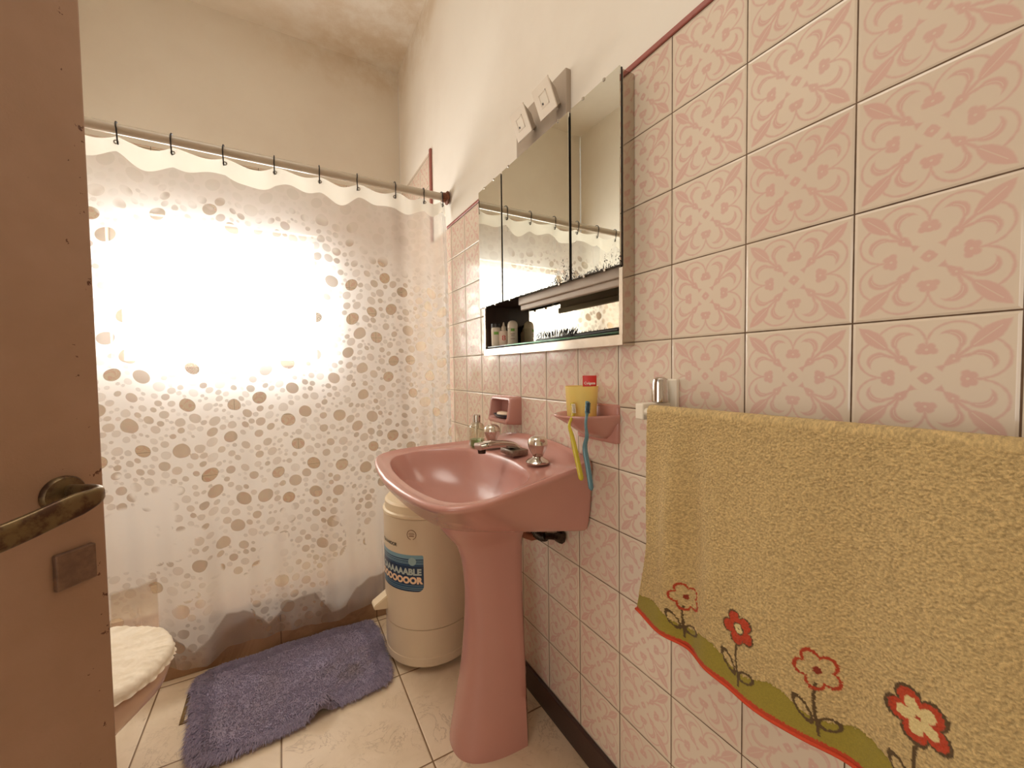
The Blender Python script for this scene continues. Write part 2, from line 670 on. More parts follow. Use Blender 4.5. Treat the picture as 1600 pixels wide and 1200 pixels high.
M_clear = clearshell('clear_bottle_plastic', (240, 240, 228))
M_soapliquid = clearshell('green_hand_soap', (196, 236, 200), 0.2)
M_glass_shelf = glassy('greenish_shelf_glass', (120, 160, 140), 0.05)
M_knobclear = simple('faceted_chrome_knob', (226, 218, 204), 0.15, 0.9)
M_brush_y = simple('yellow_clear_plastic', (222, 206, 70), 0.12, Transmission_Weight=0.35)
M_brush_b = simple('blue_clear_plastic', (108, 150, 162), 0.12, Transmission_Weight=0.35)

# ------------------------------------------------------------------ room shell
XL = -1.58      # left wall
YB = 2.534      # back wall
YF = -1.25      # wall behind the camera
ZC = 2.96       # ceiling
ZT = 1.725      # top of wall tiling
ZS = 2.187      # top of tiling in the shower
NICHE = (0.552, 1.243, 1.118, 1.70)      # y0 y1 z0 z1 hole for the recessed cabinet

bm = bmesh.new()
PL = 0.007       # plaster lies a little behind the tile face
hy0, hy1, hz0, hz1 = NICHE


def quad(bm, pts, mat=0):
    f = bm.faces.new([bm.verts.new(p) for p in pts])
    f.material_index = mat
    return f


def rect_x(bm, x, y0, y1, z0, z1, mat, hole=None):
    """rectangle in a plane of constant x, with an optional rectangular hole"""
    if hole is None:
        quad(bm, [(x, y0, z0), (x, y1, z0), (x, y1, z1), (x, y0, z1)], mat)
        return
    a, b, c, d = hole
    ys = sorted({y0, y1, max(y0, a), min(y1, b)})
    zs = sorted({z0, z1, max(z0, c), min(z1, d)})
    for i in range(len(ys) - 1):
        for j in range(len(zs) - 1):
            ym, zm = (ys[i] + ys[i + 1]) / 2, (zs[j] + zs[j + 1]) / 2
            if a < ym < b and c < zm < d:
                continue
            quad(bm, [(x, ys[i], zs[j]), (x, ys[i + 1], zs[j]), (x, ys[i + 1], zs[j + 1]), (x, ys[i], zs[j + 1])], mat)


rect_x(bm, 0, YF, 1.935, 0, ZT, 1, NICHE)
rect_x(bm, 0, 1.935, YB, 0, ZS, 1)
rect_x(bm, PL, YF, 1.935, ZT, ZC, 0)
rect_x(bm, PL, 1.935, YB, ZS, ZC, 0)
quad(bm, [(0, YF, ZT), (0, 1.935, ZT), (PL, 1.935, ZT), (PL, YF, ZT)], 1)
quad(bm, [(0, 1.935, ZT), (0, 1.935, ZS), (PL, 1.935, ZS), (PL, 1.935, ZT)], 1)
quad(bm, [(0, 1.935, ZS), (0, YB, ZS), (PL, YB, ZS), (PL, 1.935, ZS)], 1)
# thick body of the wall around the recess
quad(bm, [(0.16, YF, 0), (0.16, YB, 0), (0.16, YB, ZC), (0.16, YF, ZC)], 0)
wall = obj('wall_right', bm, [M_plaster, M_tile_y])
struct(wall)

bm = bmesh.new()
rect_x(bm, XL, 0.10, YB, 0, ZT, 1)
rect_x(bm, XL, -0.92, 0.10, 2.08, ZC, 0)
rect_x(bm, XL, YF, -0.92, 0, ZT, 1)
rect_x(bm, XL - 0.003, 0.10, YB, ZT, ZC, 0)
rect_x(bm, XL - 0.003, YF, -0.92, ZT, ZC, 0)
# jambs of the doorway
quad(bm, [(XL, 0.10, 0), (XL - 0.12, 0.10, 0), (XL - 0.12, 0.10, 2.08), (XL, 0.10, 2.08)], 0)
quad(bm, [(XL, -0.92, 0), (XL - 0.12, -0.92, 0), (XL - 0.12, -0.92, 2.08), (XL, -0.92, 2.08)], 0)
quad(bm, [(XL, -0.92, 2.08), (XL, 0.10, 2.08), (XL - 0.12, 0.10, 2.08), (XL - 0.12, -0.92, 2.08)], 0)
struct(obj('wall_left', bm, [M_plaster, M_tile_y]))

# back wall with the window opening
WX0, WX1, WZ0, WZ1 = -1.40, -0.47, 1.10, 1.86
bm = bmesh.new()


def rect_y(bm, y, x0, x1, z0, z1, mat, hole=None):
    if hole is None:
        quad(bm, [(x0, y, z0), (x1, y, z0), (x1, y, z1), (x0, y, z1)], mat)
        return
    a, b, c, d = hole
    xs = sorted({x0, x1, a, b})
    zs = sorted({z0, z1, c, d})
    for i in range(len(xs) - 1):
        for j in range(len(zs) - 1):
            xm, zm = (xs[i] + xs[i + 1]) / 2, (zs[j] + zs[j + 1]) / 2
            if a < xm < b and c < zm < d:
                continue
            quad(bm, [(xs[i], y, zs[j]), (xs[i + 1], y, zs[j]), (xs[i + 1], y, zs[j + 1]), (xs[i], y, zs[j + 1])], mat)


rect_y(bm, YB, XL, 0, 0, ZS, 1, (WX0, WX1, WZ0, WZ1))
rect_y(bm, YB + 0.004, XL, PL, ZS, ZC, 0)
for (p, q) in (((WX0, WZ0), (WX1, WZ0)), ((WX1, WZ0), (WX1, WZ1)), ((WX1, WZ1), (WX0, WZ1)), ((WX0, WZ1), (WX0, WZ0))):
    quad(bm, [(p[0], YB, p[1]), (q[0], YB, q[1]), (q[0], YB + 0.12, q[1]), (p[0], YB + 0.12, p[1])], 1)
struct(obj('wall_back', bm, [M_plaster, M_tile_x]))

bm = bmesh.new()
quad(bm, [(XL - 0.004, YF, 0), (PL, YF, 0), (PL, YF, ZC), (XL - 0.004, YF, ZC)], 0)
struct(obj('wall_front', bm, M_plaster))
bm = bmesh.new()
quad(bm, [(-3.2, YF, 0), (0.0, YF, 0), (0.0, YB, 0), (-3.2, YB, 0)], 0)
quad(bm, [(-3.2, YF, -0.1), (0.0, YF, -0.1), (0.0, YB, -0.1), (-3.2, YB, -0.1)], 0)
struct(obj('floor', bm, M_floor))
bm = bmesh.new()
quad(bm, [(XL - 0.13, YF, ZC), (0.16, YF, ZC), (0.16, YB + 0.12, ZC), (XL - 0.13, YB + 0.12, ZC)], 0)
struct(obj('ceiling', bm, M_ceiling))

# window: frame and a lit frosted pane
fr = bmesh.new()
w_ = 0.035
for x0, x1, z0, z1 in ((WX0, WX1, WZ0, WZ0 + w_), (WX0, WX1, WZ1 - w_, WZ1), (WX0, WX0 + w_, WZ0, WZ1), (WX1 - w_, WX1, WZ0, WZ1)):
    box(fr, x0, x1, YB + 0.05, YB + 0.09, z0, z1, 0.003)
win = struct(obj('window_1', fr, M_whitepaint))
n = N('daylit_frosted_window_glass')
em = n.n('ShaderNodeEmission')
em.inputs[0].default_value = WINDOW_COLOR + (1,)
em.inputs[1].default_value = WINDOW_STRENGTH
M_pane = n.done(em.outputs[0])
bm = bmesh.new()
box(bm, WX0 + 0.01, WX1 - 0.01, YB + 0.072, YB + 0.076, WZ0 + 0.01, WZ1 - 0.01)
pane = obj('pane', bm, M_pane, win)

# rose bullnose trims and the dark skirting
bm = bmesh.new()
box(bm, -0.004, PL, YF, 1.70, ZT, ZT + 0.012, 0.002)
struct(obj('trim_1', bm, M_trimpink))
bm = bmesh.new()
box(bm, -0.004, PL, 1.915, 1.935, ZT, ZS + 0.012, 0.002)
struct(obj('trim_2', bm, M_trimpink))
bm = bmesh.new()
box(bm, -0.012, 0, YF, 1.68, 0, 0.078, 0.003)
bsr = struct(obj('baseboard_right', bm, M_base))

# ------------------------------------------------------------------ shower curb
bm = bmesh.new()
box(bm, XL, 0, 1.677, 1.80, 0, 0.195, 0.004)
o = struct(obj('trim_3', bm, M_curb))

# ------------------------------------------------------------------ open door
EX, EY, TH = -0.9416, 0.7626, math.radians(39.8)
du = Vector((math.sin(TH), math.cos(TH), 0))       # towards the free edge
dn = Vector((math.cos(TH), -math.sin(TH), 0))      # towards the camera side
MD = Matrix(((du.x, dn.x, 0, EX), (du.y, dn.y, 0, EY), (0, 0, 1, 0), (0, 0, 0, 1)))


def door_mat():
    n = N('worn_beige_pink_door_paint')
    f = n.noise(5, 5, 0.6)
    c = n.mix(n.step(f, 0.3, 0.7), lin(170, 138, 116), lin(160, 128, 104))
    # chips in the paint, mostly close to the free edge
    p = n.xyz()
    edge = n.step(p[0], -0.10, 0.0)
    chips = n.step(n.m('ADD', n.noise(55, 4, 0.7), n.m('MULTIPLY', edge, 0.10)), 0.74, 0.76)
    c = n.mix(chips, c, lin(92, 54, 38))
    nm = n.bump(n.m('ADD', n.noise(260, 3, 0.6), n.noise(18, 3, 0.5)), 0.18, 0.001)
    return n.done(n.bsdf(c, 0.38, 0, nm))


M_door = door_mat()
DW = 0.88
door = obj('door_1', BOX(-DW, 0, -0.036, 0, 0.012, 2.05, 0.003), M_door)
door.matrix_basis = MD
struct(door)


def door_part(name, bm, mat, smooth=False, parent=None, angle=None):
    """parts of the door written in door coordinates (s, out, z)"""
    me = bpy.data.meshes.new(name)
    bmesh.ops.recalc_face_normals(bm, faces=bm.faces)
    bm.to_mesh(me)
    bm.free()
    me.materials.append(mat)
    if smooth:
        me.polygons.foreach_set('use_smooth', [True] * len(me.polygons))
        if angle:
            me.set_sharp_from_angle(angle=math.radians(angle))
    o = bpy.data.objects.new(name, me)
    COL.objects.link(o)
    o.parent = parent or door
    return o


def bronze():
    n = N('worn_bronze')
    f = n.noise(38, 5, 0.65)
    c = n.mix(n.step(f, 0.4, 0.6), lin(122, 104, 74), lin(84, 62, 48))
    return n.done(n.bsdf(c, n.m('ADD', 0.28, n.m('MULTIPLY', f, 0.25)), 0.75, n.bump(f, 0.2, 0.001)))


M_bronze = bronze()
bm = bmesh.new()
lathe(bm, [(0.0005, 0.0), (0.0265, 0.0), (0.0265, 0.004), (0.024, 0.008), (0.012, 0.010), (0.0005, 0.010)], (-0.0515, 0, 0.895), 40, 'Y')
hd = door_part('handle_rose', bm, M_bronze, True, angle=35)
bm = bmesh.new()
# neck out of the rose, then the flat broad grip back towards the hinge, drooping a little
Z0 = 0.898
pts = [(-0.049, 0.006, Z0), (-0.048, 0.030, Z0 + .001), (-0.0465, 0.048, Z0 + .001), (-0.0475, 0.060, Z0), (-0.054, 0.0665, Z0 - 0.001), (-0.066, 0.068, Z0 - 0.004), (-0.0934, 0.069, 0.889), (-0.125, 0.068, 0.881), (-0.155, 0.067, 0.875), (-0.175, 0.066, 0.872)]
sp_ = spline(pts, 40)
# flat broad section: tall in z, thin across
prs = []
for i, p in enumerate(sp_):
    p = Vector(p)
    t_ = (Vector(sp_[min(39, i + 1)]) - Vector(sp_[max(0, i - 1)])).normalized()
    side = t_.cross(Vector((0, 0, 1))).normalized()
    u_ = side.cross(t_).normalized()
    hz = 0.0105 if i < 12 else 0.0105 + 0.0055 * min(1, (i - 12) / 6)
    hx = 0.0065 if i < 39 else 0.005
    prs.append([bm.verts.new(p + u_ * hz * math.copysign(abs(math.sin(a)) ** 0.6, math.sin(a)) + side * hx * math.copysign(abs(math.cos(a)) ** 0.7, math.cos(a))) for a in [2 * PI * k / 24 for k in range(24)]])
for i in range(39):
    for k in range(24):
        bm.faces.new((prs[i][k], prs[i][(k + 1) % 24], prs[i + 1][(k + 1) % 24], prs[i + 1][k]))
bm.faces.new(prs[0][::-1])
bm.faces.new(prs[-1])
door_part('lever_handle', bm, M_bronze, True, angle=50)
bm = bmesh.new()
box(bm, -0.0675, -0.0195, 0.0, 0.009, 0.758, 0.811, 0.002)
door_part('lock_cover', bm, simple('brown_dull_metal', (128, 104, 88), 0.32, 0.6, bump=0.15, var=0.15, vscale=60))
lk_ = bpy.data.objects['lock_cover']
lk_['label'] = 'square dark metal lock cover'

# ------------------------------------------------------------------ shower rod and curtain
rod = thing('curtain_rod', 'cream enamelled shower rod crossing from wall to wall above the curtain', 'rod', (-0.01, 1.685, 1.862))
obj('pole', TUBE([(XL + 0.002, 1.685, 1.862), (-0.8, 1.685, 1.861), (-0.012, 1.685, 1.862)], 0.0165, 20), M_rodwhite, rod, True, 40)
bm = LATHE([(0.0005, -0.002), (0.030, -0.002), (0.030, -0.006), (0.022, -0.012), (0.020, -0.03), (0.0005, -0.03)], (0, 1.685, 1.862), 28, 'X')
obj('flange', bm, M_rust, rod, True, 35)['label'] = 'rusty wall flange'

ring_x = [-1.565, -1.42, -1.278, -1.135, -0.992, -0.847, -0.692, -0.539, -0.395, -0.246, -0.115, -0.034]
CX0, CX1 = -1.572, -0.012
dxg = 0.0042
nx = int((CX1 - CX0) / dxg) + 1
ZTOP, ZBOT = 1.835, 0.062
nz = int((ZTOP - ZBOT) / dxg) + 1
xs = np.linspace(CX0, CX1, nx)


def sag(x):
    """drop of the top edge between the rings"""
    x = np.asarray(x)
    out = np.zeros_like(x)
    for a, b, dpt in zip(ring_x[:-1], ring_x[1:], [.02, .016, .02, .024, .018, .022, .012, .018, .015, .012, .020]):
        m_ = (x >= a) & (x <= b)
        t = (x[m_] - a) / (b - a)
        out[m_] = dpt * np.sin(PI * t) ** 1.2
    out[x > ring_x[-1]] = 0.006
    return out


def hem_z(x):
    pts = np.array([(-1.6, .085), (-1.2, .10), (-1.08, .090), (-1.0, .062), (-0.945, .058), (-0.89, .080), (-0.80, .072), (-0.74, .080), (-0.70, .088), (-0.62, .086), (-0.556, .064), (-0.50, .072), (-0.44, .092), (-0.39, .097), (-0.2, .09), (0, .09)])
    return np.interp(x, pts[:, 0], pts[:, 1])


def fold(x, z):
    """distance of the cloth out of its mean plane; x, z arrays"""
    k = np.clip((1.84 - z) / 1.77, 0, 1)
    top = np.exp(-(1.84 - z) / 0.12)
    d = 0.012 * np.sin(2 * PI * (x + 0.05 * np.sin(2.2 * z)) / 0.29 + 0.6) * (0.35 + 0.65 * k)
    d += 0.008 * np.sin(2 * PI * x / 0.145 + 1.3 + 1.1 * np.sin(3 * z)) * (0.25 + 0.3 * k)
    d += 0.006 * np.sin(2 * PI * x / 0.083 + 2 * z) * k ** 2
    # tighter pleats by the right-hand wall
    r_ = np.clip((x + 0.38) / 0.36, 0, 1)
    d += 0.010 * r_ * np.sin(2 * PI * x / 0.088 + 0.8 + 0.4 * z)
    d += 0.010 * top * np.sin(2 * PI * x / 0.145 + 2.0)
    # broad low swell where the cloth stands off the curb
    d += -0.020 * np.exp(-((x + 0.98) / 0.09) ** 2) * np.clip((0.9 - z) / 0.8, 0, 1)
    d += -0.016 * np.exp(-((x + 0.56) / 0.08) ** 2) * np.clip((0.5 - z) / 0.45, 0, 1)
    d += 0.012 * np.exp(-((x + 0.80) / 0.10) ** 2) * np.clip((0.5 - z) / 0.45, 0, 1)
    return d


tt = np.linspace(0, 1, nz)
X, TT = np.meshgrid(xs, tt)
ztop = ZTOP - sag(xs)
zbot = hem_z(xs)
Z = ztop[None, :] * (1 - TT) + zbot[None, :] * TT
Y = 1.683 - 0.052 * np.clip((1.84 - Z) / 1.75, 0, 1) ** 0.8 + fold(X, Z)
Y = np.where(Z < 0.30, np.minimum(Y, 1.667), Y)
V = np.stack([X.ravel(), Y.ravel(), Z.ravel()], 1)
idx = np.arange(nx * nz).reshape(nz, nx)
F = np.stack([idx[:-1, :-1].ravel(), idx[:-1, 1:].ravel(), idx[1:, 1:].ravel(), idx[1:, :-1].ravel()], 1)


def np_mesh(name, V, F):
    me = bpy.data.meshes.new(name)
    me.vertices.add(len(V))
    me.vertices.foreach_set('co', V.astype(np.float32).ravel())
    me.loops.add(F.size)
    me.loops.foreach_set('vertex_index', F.astype(np.int32).ravel())
    me.polygons.add(len(F))
    me.polygons.foreach_set('loop_start', np.arange(0, F.size, F.shape[1], dtype=np.int32))
    me.polygons.foreach_set('loop_total', np.full(len(F), F.shape[1], dtype=np.int32))
    me.polygons.foreach_set('use_smooth', np.ones(len(F), dtype=bool))
    me.update(calc_edges=True)
    me.validate()
    return me


# printed bubbles: pack discs over the cloth, write how deep each vertex lies in one
H0, L0 = ZTOP - ZBOT, CX1 - CX0
SD = np.full((nz, nx), -1.0)
CL = np.zeros((nz, nx))
placed = []
cell = 0.03
grid = {}


def try_place(u, v, r, gap):
    ci, cj = int(u / cell), int(v / cell)
    for a in range(ci - 2, ci + 3):
        for b in range(cj - 2, cj + 3):
            for (pu, pv, pr) in grid.get((a, b), ()):
                if (pu - u) ** 2 + (pv - v) ** 2 < (pr + r + gap) ** 2:
                    return False
    grid.setdefault((ci, cj), []).append((u, v, r))
    placed.append((u, v, r))
    return True


for r0, r1, tries, gap in ((0.020, 0.0245, 420, 0.022), (0.0125, 0.0165, 1900, 0.004), (0.0085, 0.0115, 5200, 0.0025), (0.005, 0.0075, 9000, 0.002)):
    for _ in range(tries):
        try_place(random.uniform(0, L0), random.uniform(0.06, H0), random.uniform(r0, r1), gap)
su, sv = L0 / (nx - 1), H0 / (nz - 1)
for (u, v, r) in placed:
    clr = random.uniform(0.75, 1.0) if r > 0.019 else (random.uniform(0.25, 0.75) if r > 0.008 else random.uniform(0.15, 0.5))
    i0, i1 = max(0, int((u - r) / su) - 2), min(nx, int((u + r) / su) + 3)
    j0, j1 = max(0, int((v - r) / sv) - 2), min(nz, int((v + r) / sv) + 3)
    uu = np.arange(i0, i1) * su
    vv = np.arange(j0, j1) * sv
    D = r - np.sqrt((uu[None, :] - u) ** 2 + (vv[:, None] - v) ** 2)
    sub = SD[j0:j1, i0:i1]
    upd = D > sub
    SD[j0:j1, i0:i1] = np.where(upd, D, sub)
    CL[j0:j1, i0:i1] = np.where(upd & (D > -0.006), clr, CL[j0:j1, i0:i1])


def vnoise(x, z, s, seed):
    """smooth value noise"""
    g = np.random.default_rng(seed).random((64, 64))
    a, b = x * s + 31.3, z * s + 17.7
    i, j = np.floor(a).astype(int), np.floor(b).astype(int)
    fa, fb = a - i, b - j
    fa, fb = fa * fa * (3 - 2 * fa), fb * fb * (3 - 2 * fb)
    i, j = i % 64, j % 64
    i2, j2 = (i + 1) % 64, (j + 1) % 64
    return (g[i, j] * (1 - fa) + g[i2, j] * fa) * (1 - fb) + (g[i, j2] * (1 - fa) + g[i2, j2] * fa) * fb


# the print fades towards the foot and under the header
zlow = 0.62 - 0.30 * np.exp(-((xs + 0.86) / 0.10) ** 2) - 0.45 * np.exp(-((xs + 0.60) / 0.06) ** 2) - 0.25 * np.exp(-((xs + 0.42) / 0.03) ** 2) - 0.05 * np.clip(xs + 1.2, 0, 1)
nzz = vnoise(X, Z, 14, 3) * 0.6 + vnoise(X, Z, 33, 4) * 0.4
low = np.clip((Z - (zlow[None, :] + (nzz - 0.5) * 0.35)) / 0.03, 0, 1)
strayl = (vnoise(X, Z, 6, 9) > 0.66) * 0.8
colm = np.exp(-((X + 0.62 + 0.03 * np.sin(9 * Z)) / 0.07) ** 2) + np.exp(-((X + 0.99) / 0.05) ** 2) * (Z < 0.35) + 0.8 * np.exp(-((X + 1.22) / 0.10) ** 2) * (Z < 0.42)
low = np.clip(low + np.maximum(strayl * (Z < 0.5), colm * (nzz > 0.35)), 0, 1)
zhi = 1.60 + 0.12 * (vnoise(X, X * 0, 5, 12) - 0.5) + (nzz - 0.5) * 0.25 - 0.16 * np.clip((X + 0.5) / 0.3, 0, 1)
high = 1 - np.clip((Z - zhi) / 0.06, 0, 1) * 0.85
clar = CL * low * high
# wet foot of the cloth: below this wavy line the vinyl is filmed with water and turns clear
WETL = np.array([(-1.191, 0.36), (-1.134, 0.366), (-1.075, 0.389), (-1.079, 0.234), (-1.045, 0.194), (-0.981, 0.117), (-0.937, 0.15), (-0.89, 0.203), (-0.84, 0.199), (-0.778, 0.155), (-0.762, 0.13), (-0.728, 0.159), (-0.699, 0.202), (-0.604, 0.207), (-0.582, 0.167), (-0.546, 0.107), (-0.493, 0.119), (-0.451, 0.185), (-0.397, 0.214), (-0.337, 0.217)])
zw = np.interp(X, WETL[:, 0], WETL[:, 1], left=0.26, right=0.22) + (nzz - 0.5) * 0.008
wet_dim = np.clip((zw - Z) / 0.006, 0, 1) * 0.62
wet_dim = np.maximum(wet_dim, 0.45 * np.clip((Z - 1.42 - 0.3 * np.clip(-0.75 - X, 0, 1)) / 0.22, 0, 1))  # upper cloth made clearer too, to take down its brightness
me = np_mesh('shower_curtain', V, F)
at = me.attributes.new('wet_dim', 'FLOAT', 'POINT')
at.data.foreach_set('value', wet_dim.astype(np.float32).ravel())
at = me.attributes.new('bubble', 'FLOAT', 'POINT')
at.data.foreach_set('value', SD.astype(np.float32).ravel())
at = me.attributes.new('clarity', 'FLOAT', 'POINT')
at.data.foreach_set('value', clar.astype(np.float32).ravel())


def curtain_mat(name, header=False):
    n = N(name)
    tr = n.n('ShaderNodeBsdfTransparent')
    n.put(tr.inputs[0], (0.97, 0.96, 0.93, 1))
    rf = n.n('ShaderNodeBsdfRefraction')
    rf.distribution = 'GGX'
    n.put(rf.inputs['Color'], (0.95, 0.95, 0.93, 1))
    rf.inputs['Roughness'].default_value = 0.75
    rf.inputs['IOR'].default_value = 1.30
    tl = n.n('ShaderNodeBsdfTranslucent')
    n.put(tl.inputs[0], (0.94, 0.905, 0.81, 1))
    df = n.n('ShaderNodeBsdfDiffuse')
    n.put(df.inputs[0], (0.92, 0.885, 0.79, 1))
    gl = n.n('ShaderNodeBsdfGlossy')
    gl.inputs['Roughness'].default_value = 0.16

    def mixs(f, a, b):
        mx = n.n('ShaderNodeMixShader')
        n.put(mx.inputs[0], f)
        n.put(mx.inputs[1], a)
        n.put(mx.inputs[2], b)
        return mx.outputs[0]
    scat = mixs(0.55, df.outputs[0], tl.outputs[0])
    if header:
        s = mixs(0.80, tr.outputs[0], scat)
        s = mixs(0.05, s, gl.outputs[0])
        return n.done(s)
    # milkiness raised towards the foot, to brighten the dim lower cloth
    fz = n.m('MULTIPLY_ADD', n.step(n.xyz()[2], 1.25, 0.55), 0.30, 0.28)
    frost = mixs(fz, rf.outputs[0], scat)
    film = n.m('MULTIPLY_ADD', n.noise(5, 4, 0.6), -0.03, 0.022, True)
    aw = n.n('ShaderNodeAttribute', attribute_name='wet_dim')
    frost = mixs(n.m('ADD', film, aw.outputs['Fac'], clamp=True), frost, tr.outputs[0])
    ab = n.n('ShaderNodeAttribute', attribute_name='bubble')
    ac = n.n('ShaderNodeAttribute', attribute_name='clarity')
    inside = n.step(ab.outputs['Fac'], -0.0008, 0.0012)
    k = n.m('MULTIPLY', n.m('MULTIPLY', inside, ac.outputs['Fac']), 0.93)
    tr2 = n.n('ShaderNodeBsdfTransparent')
    n.put(tr2.inputs[0], (0.94, 0.90, 0.78, 1))
    clear = mixs(0.10, tr2.outputs[0], df.outputs[0])
    s = mixs(k, frost, clear)
    s = mixs(0.045, s, gl.outputs[0])
    # welded outline round each bubble
    line = n.m('SUBTRACT', 1.0, n.step(n.m('ABSOLUTE', ab.outputs['Fac']), 0.0, 0.0014))
    dk = n.n('ShaderNodeBsdfDiffuse')
    n.put(dk.inputs[0], lin(150, 130, 95))
    s = mixs(n.m('MULTIPLY', n.m('MULTIPLY', line, ac.outputs['Fac']), 0.30), s, dk.outputs[0])
    return n.done(s)


me.materials.append(curtain_mat('milky_bubble_curtain_vinyl'))
curtain = bpy.data.objects.new('shower_curtain', me)
COL.objects.link(curtain)
tag(curtain, 'milky translucent shower curtain with clear bubble print hanging from the rod', 'curtain')

# doubled header band along the top
hx = np.linspace(CX0, CX1, 420)
ht = np.linspace(0, 1, 9)
HX, HT = np.meshgrid(hx, ht)
bandw = 0.062 + 0.010 * np.sin(hx * 23) + 0.006 * np.sin(hx * 51)
HZ = (ZTOP + 0.002 - sag(hx))[None, :] - HT * bandw[None, :]
HY = 1.683 - 0.052 * np.clip((1.84 - HZ) / 1.75, 0, 1) ** 0.8 + fold(HX, HZ) - 0.0015 - 0.0012 * np.sin(PI * HT)
hv = np.stack([HX.ravel(), HY.ravel(), HZ.ravel()], 1)
hi = np.arange(HX.size).reshape(HX.shape)
hf = np.stack([hi[:-1, :-1].ravel(), hi[:-1, 1:].ravel(), hi[1:, 1:].ravel(), hi[1:, :-1].ravel()], 1)
hm = np_mesh('header_band', hv, hf)
hm.materials.append(curtain_mat('doubled_header_vinyl', True))
ho = bpy.data.objects.new('header_band', hm)
COL.objects.link(ho)
ho.parent = curtain
ho['label'] = 'doubled white band along the top'


def cy(x, z):
    return 1.683 - 0.052 * max(0, (1.84 - z) / 1.75) ** 0.8 + float(fold(np.array([x]), np.array([z]))[0])


ring_mesh = None
for k, x in enumerate(ring_x):
    ze = 1.820
    ye = cy(x, ze)
    # metal eyelet in the cloth
    e = LATHE([(0.0038, -0.0022), (0.0072, -0.0022), (0.0072, 0.0022), (0.0038, 0.0022), (0.0038, -0.0022)], (x, ye - 0.002, ze - 0.002), 16, 'Y', cap=False)
    eo = obj('grommet', e, M_chrome_worn, curtain, True, 40)
names_ring = ['hidden behind the door edge', 'hidden behind the door edge', 'hidden behind the door edge']
order = ['nearest the brown door', 'second from the brown door', 'third from the brown door', 'fourth from the brown door', 'fifth from the brown door', 'sixth from the brown door', 'third from the rusty flange', 'second from the rusty flange', 'closest to the rusty flange']
extra = ['farthest left in the mirror, behind the door', 'second from the left wall, behind the door', 'third from the left wall, behind the door']
for k, x in enumerate(ring_x):
    bm = bmesh.new()
    ze = 1.818
    ye = cy(x, ze)
    tilt = random.uniform(-0.006, 0.006)
    pts = []
    for a in np.linspace(-0.35, 1.25, 18):
        an = a * PI
        yy_ = 1.685 - 0.0215 * math.cos(an) - 0.001
        zz_ = 1.862 + 0.0225 * math.sin(an)
        pts.append((x + tilt * math.sin(an * 0.5), yy_, zz_))
    pts = [(x + tilt, ye - 0.007, ze - 0.004), (x + tilt, ye - 0.010, ze + 0.006), (x + tilt * 0.5, 1.662, 1.845)] + pts[7:] 
    # hook over the rod: front leg down to the eyelet, short back leg
    pts = [(x + tilt, ye + 0.004, ze - 0.004), (x + tilt, ye - 0.006, ze - 0.006), (x + tilt, ye - 0.011, ze + 0.004)]
    for a in np.linspace(-0.15, 1.12, 16):
        an = a * PI
        pts.append((x + tilt * (1 - a), 1.685 - 0.0205 * math.cos(an), 1.862 + 0.0205 * math.sin(an)))
    sp_ = spline(pts, 34)
    tube(bm, [tuple(p) for p in sp_], 0.0022, 8)
    ro = obj('curtain_ring', bm, M_dark, None, True)
    lab = 'black curtain ring on the rod, ' + (extra[k] if k < 3 else order[k - 3])
    tag(ro, lab, 'ring', 'black rings along the shower rod')

# ------------------------------------------------------------------ pink pedestal basin
YC = 0.940
NS = 112


def outline(half):
    """half outline (x, dy) from back centre to front centre -> closed list of xy"""
    s = spline(half, NS // 2 + 1)
    pts = [(p[0], YC - p[1]) for p in s]
    pts += [(p[0], YC + p[1]) for p in s[-2:0:-1]]
    return np.array(pts)


def corner_out(half, back=True):
    return outline(half)


def outline_sharp(half):
    """as outline, but the back edge is straight with its own points"""
    back = half[0:2]
    nb = 12
    b_ = np.stack([np.linspace(back[0][0], back[1][0], nb), np.linspace(back[0][1], back[1][1], nb)], 1)
    s = spline(half[1:], NS // 2 + 2 - nb)
    s = np.vstack([b_[:-1], s])
    pts = [(p[0], YC - p[1]) for p in s]
    pts += [(p[0], YC + p[1]) for p in s[-2:0:-1]]
    return np.array(pts)


O_rim = outline_sharp([(-.004, 0), (-.004, .255), (-.035, .262), (-.14, .285), (-.22, .305), (-.30, .325), (-.36, .330), (-.405, .318), (-.437, .285), (-.457, .22), (-.471, .12), (-.478, 0)])
O_750 = outline_sharp([(-.004, 0), (-.004, .252), (-.035, .255), (-.14, .268), (-.22, .280), (-.30, .288), (-.35, .275), (-.395, .238), (-.425, .18), (-.443, .11), (-.456, 0)])
O_700 = outline_sharp([(-.004, 0), (-.004, .247), (-.035, .246), (-.12, .243), (-.20, .240), (-.27, .228), (-.32, .205), (-.36, .165), (-.388, .11), (-.405, .05), (-.412, 0)])
O_660 = outline_sharp([(-.004, 0), (-.004, .240), (-.035, .235), (-.12, .215), (-.19, .190), (-.25, .160), (-.29, .13), (-.33, .095), (-.355, .05), (-.368, 0)])
O_640 = outline_sharp([(-.004, 0), (-.004, .234), (-.035, .226), (-.11, .195), (-.17, .160), (-.22, .130), (-.265, .10), (-.30, .07), (-.325, .035), (-.332, 0)])
O_632 = outline_sharp([(-.008, 0), (-.008, .222), (-.035, .205), (-.09, .155), (-.14, .110), (-.19, .09), (-.235, .075), (-.275, .05), (-.295, .025), (-.300, 0)])
O_in = outline([(-.124, 0), (-.128, .075), (-.140, .145), (-.168, .205), (-.23, .258), (-.31, .283), (-.375, .268), (-.408, .215), (-.427, .11), (-.432, 0)])
cin = np.array([-0.285, YC])


def zr(x):
    return 0.795 + 0.03 * (x + 0.475) / 0.475


def lift(x, y):
    k = sstep(x, -0.062, -0.030)
    return k * (0.034 * max(0, 1 - ((y - YC) / 0.262) ** 2) ** 0.8 + 0.002)


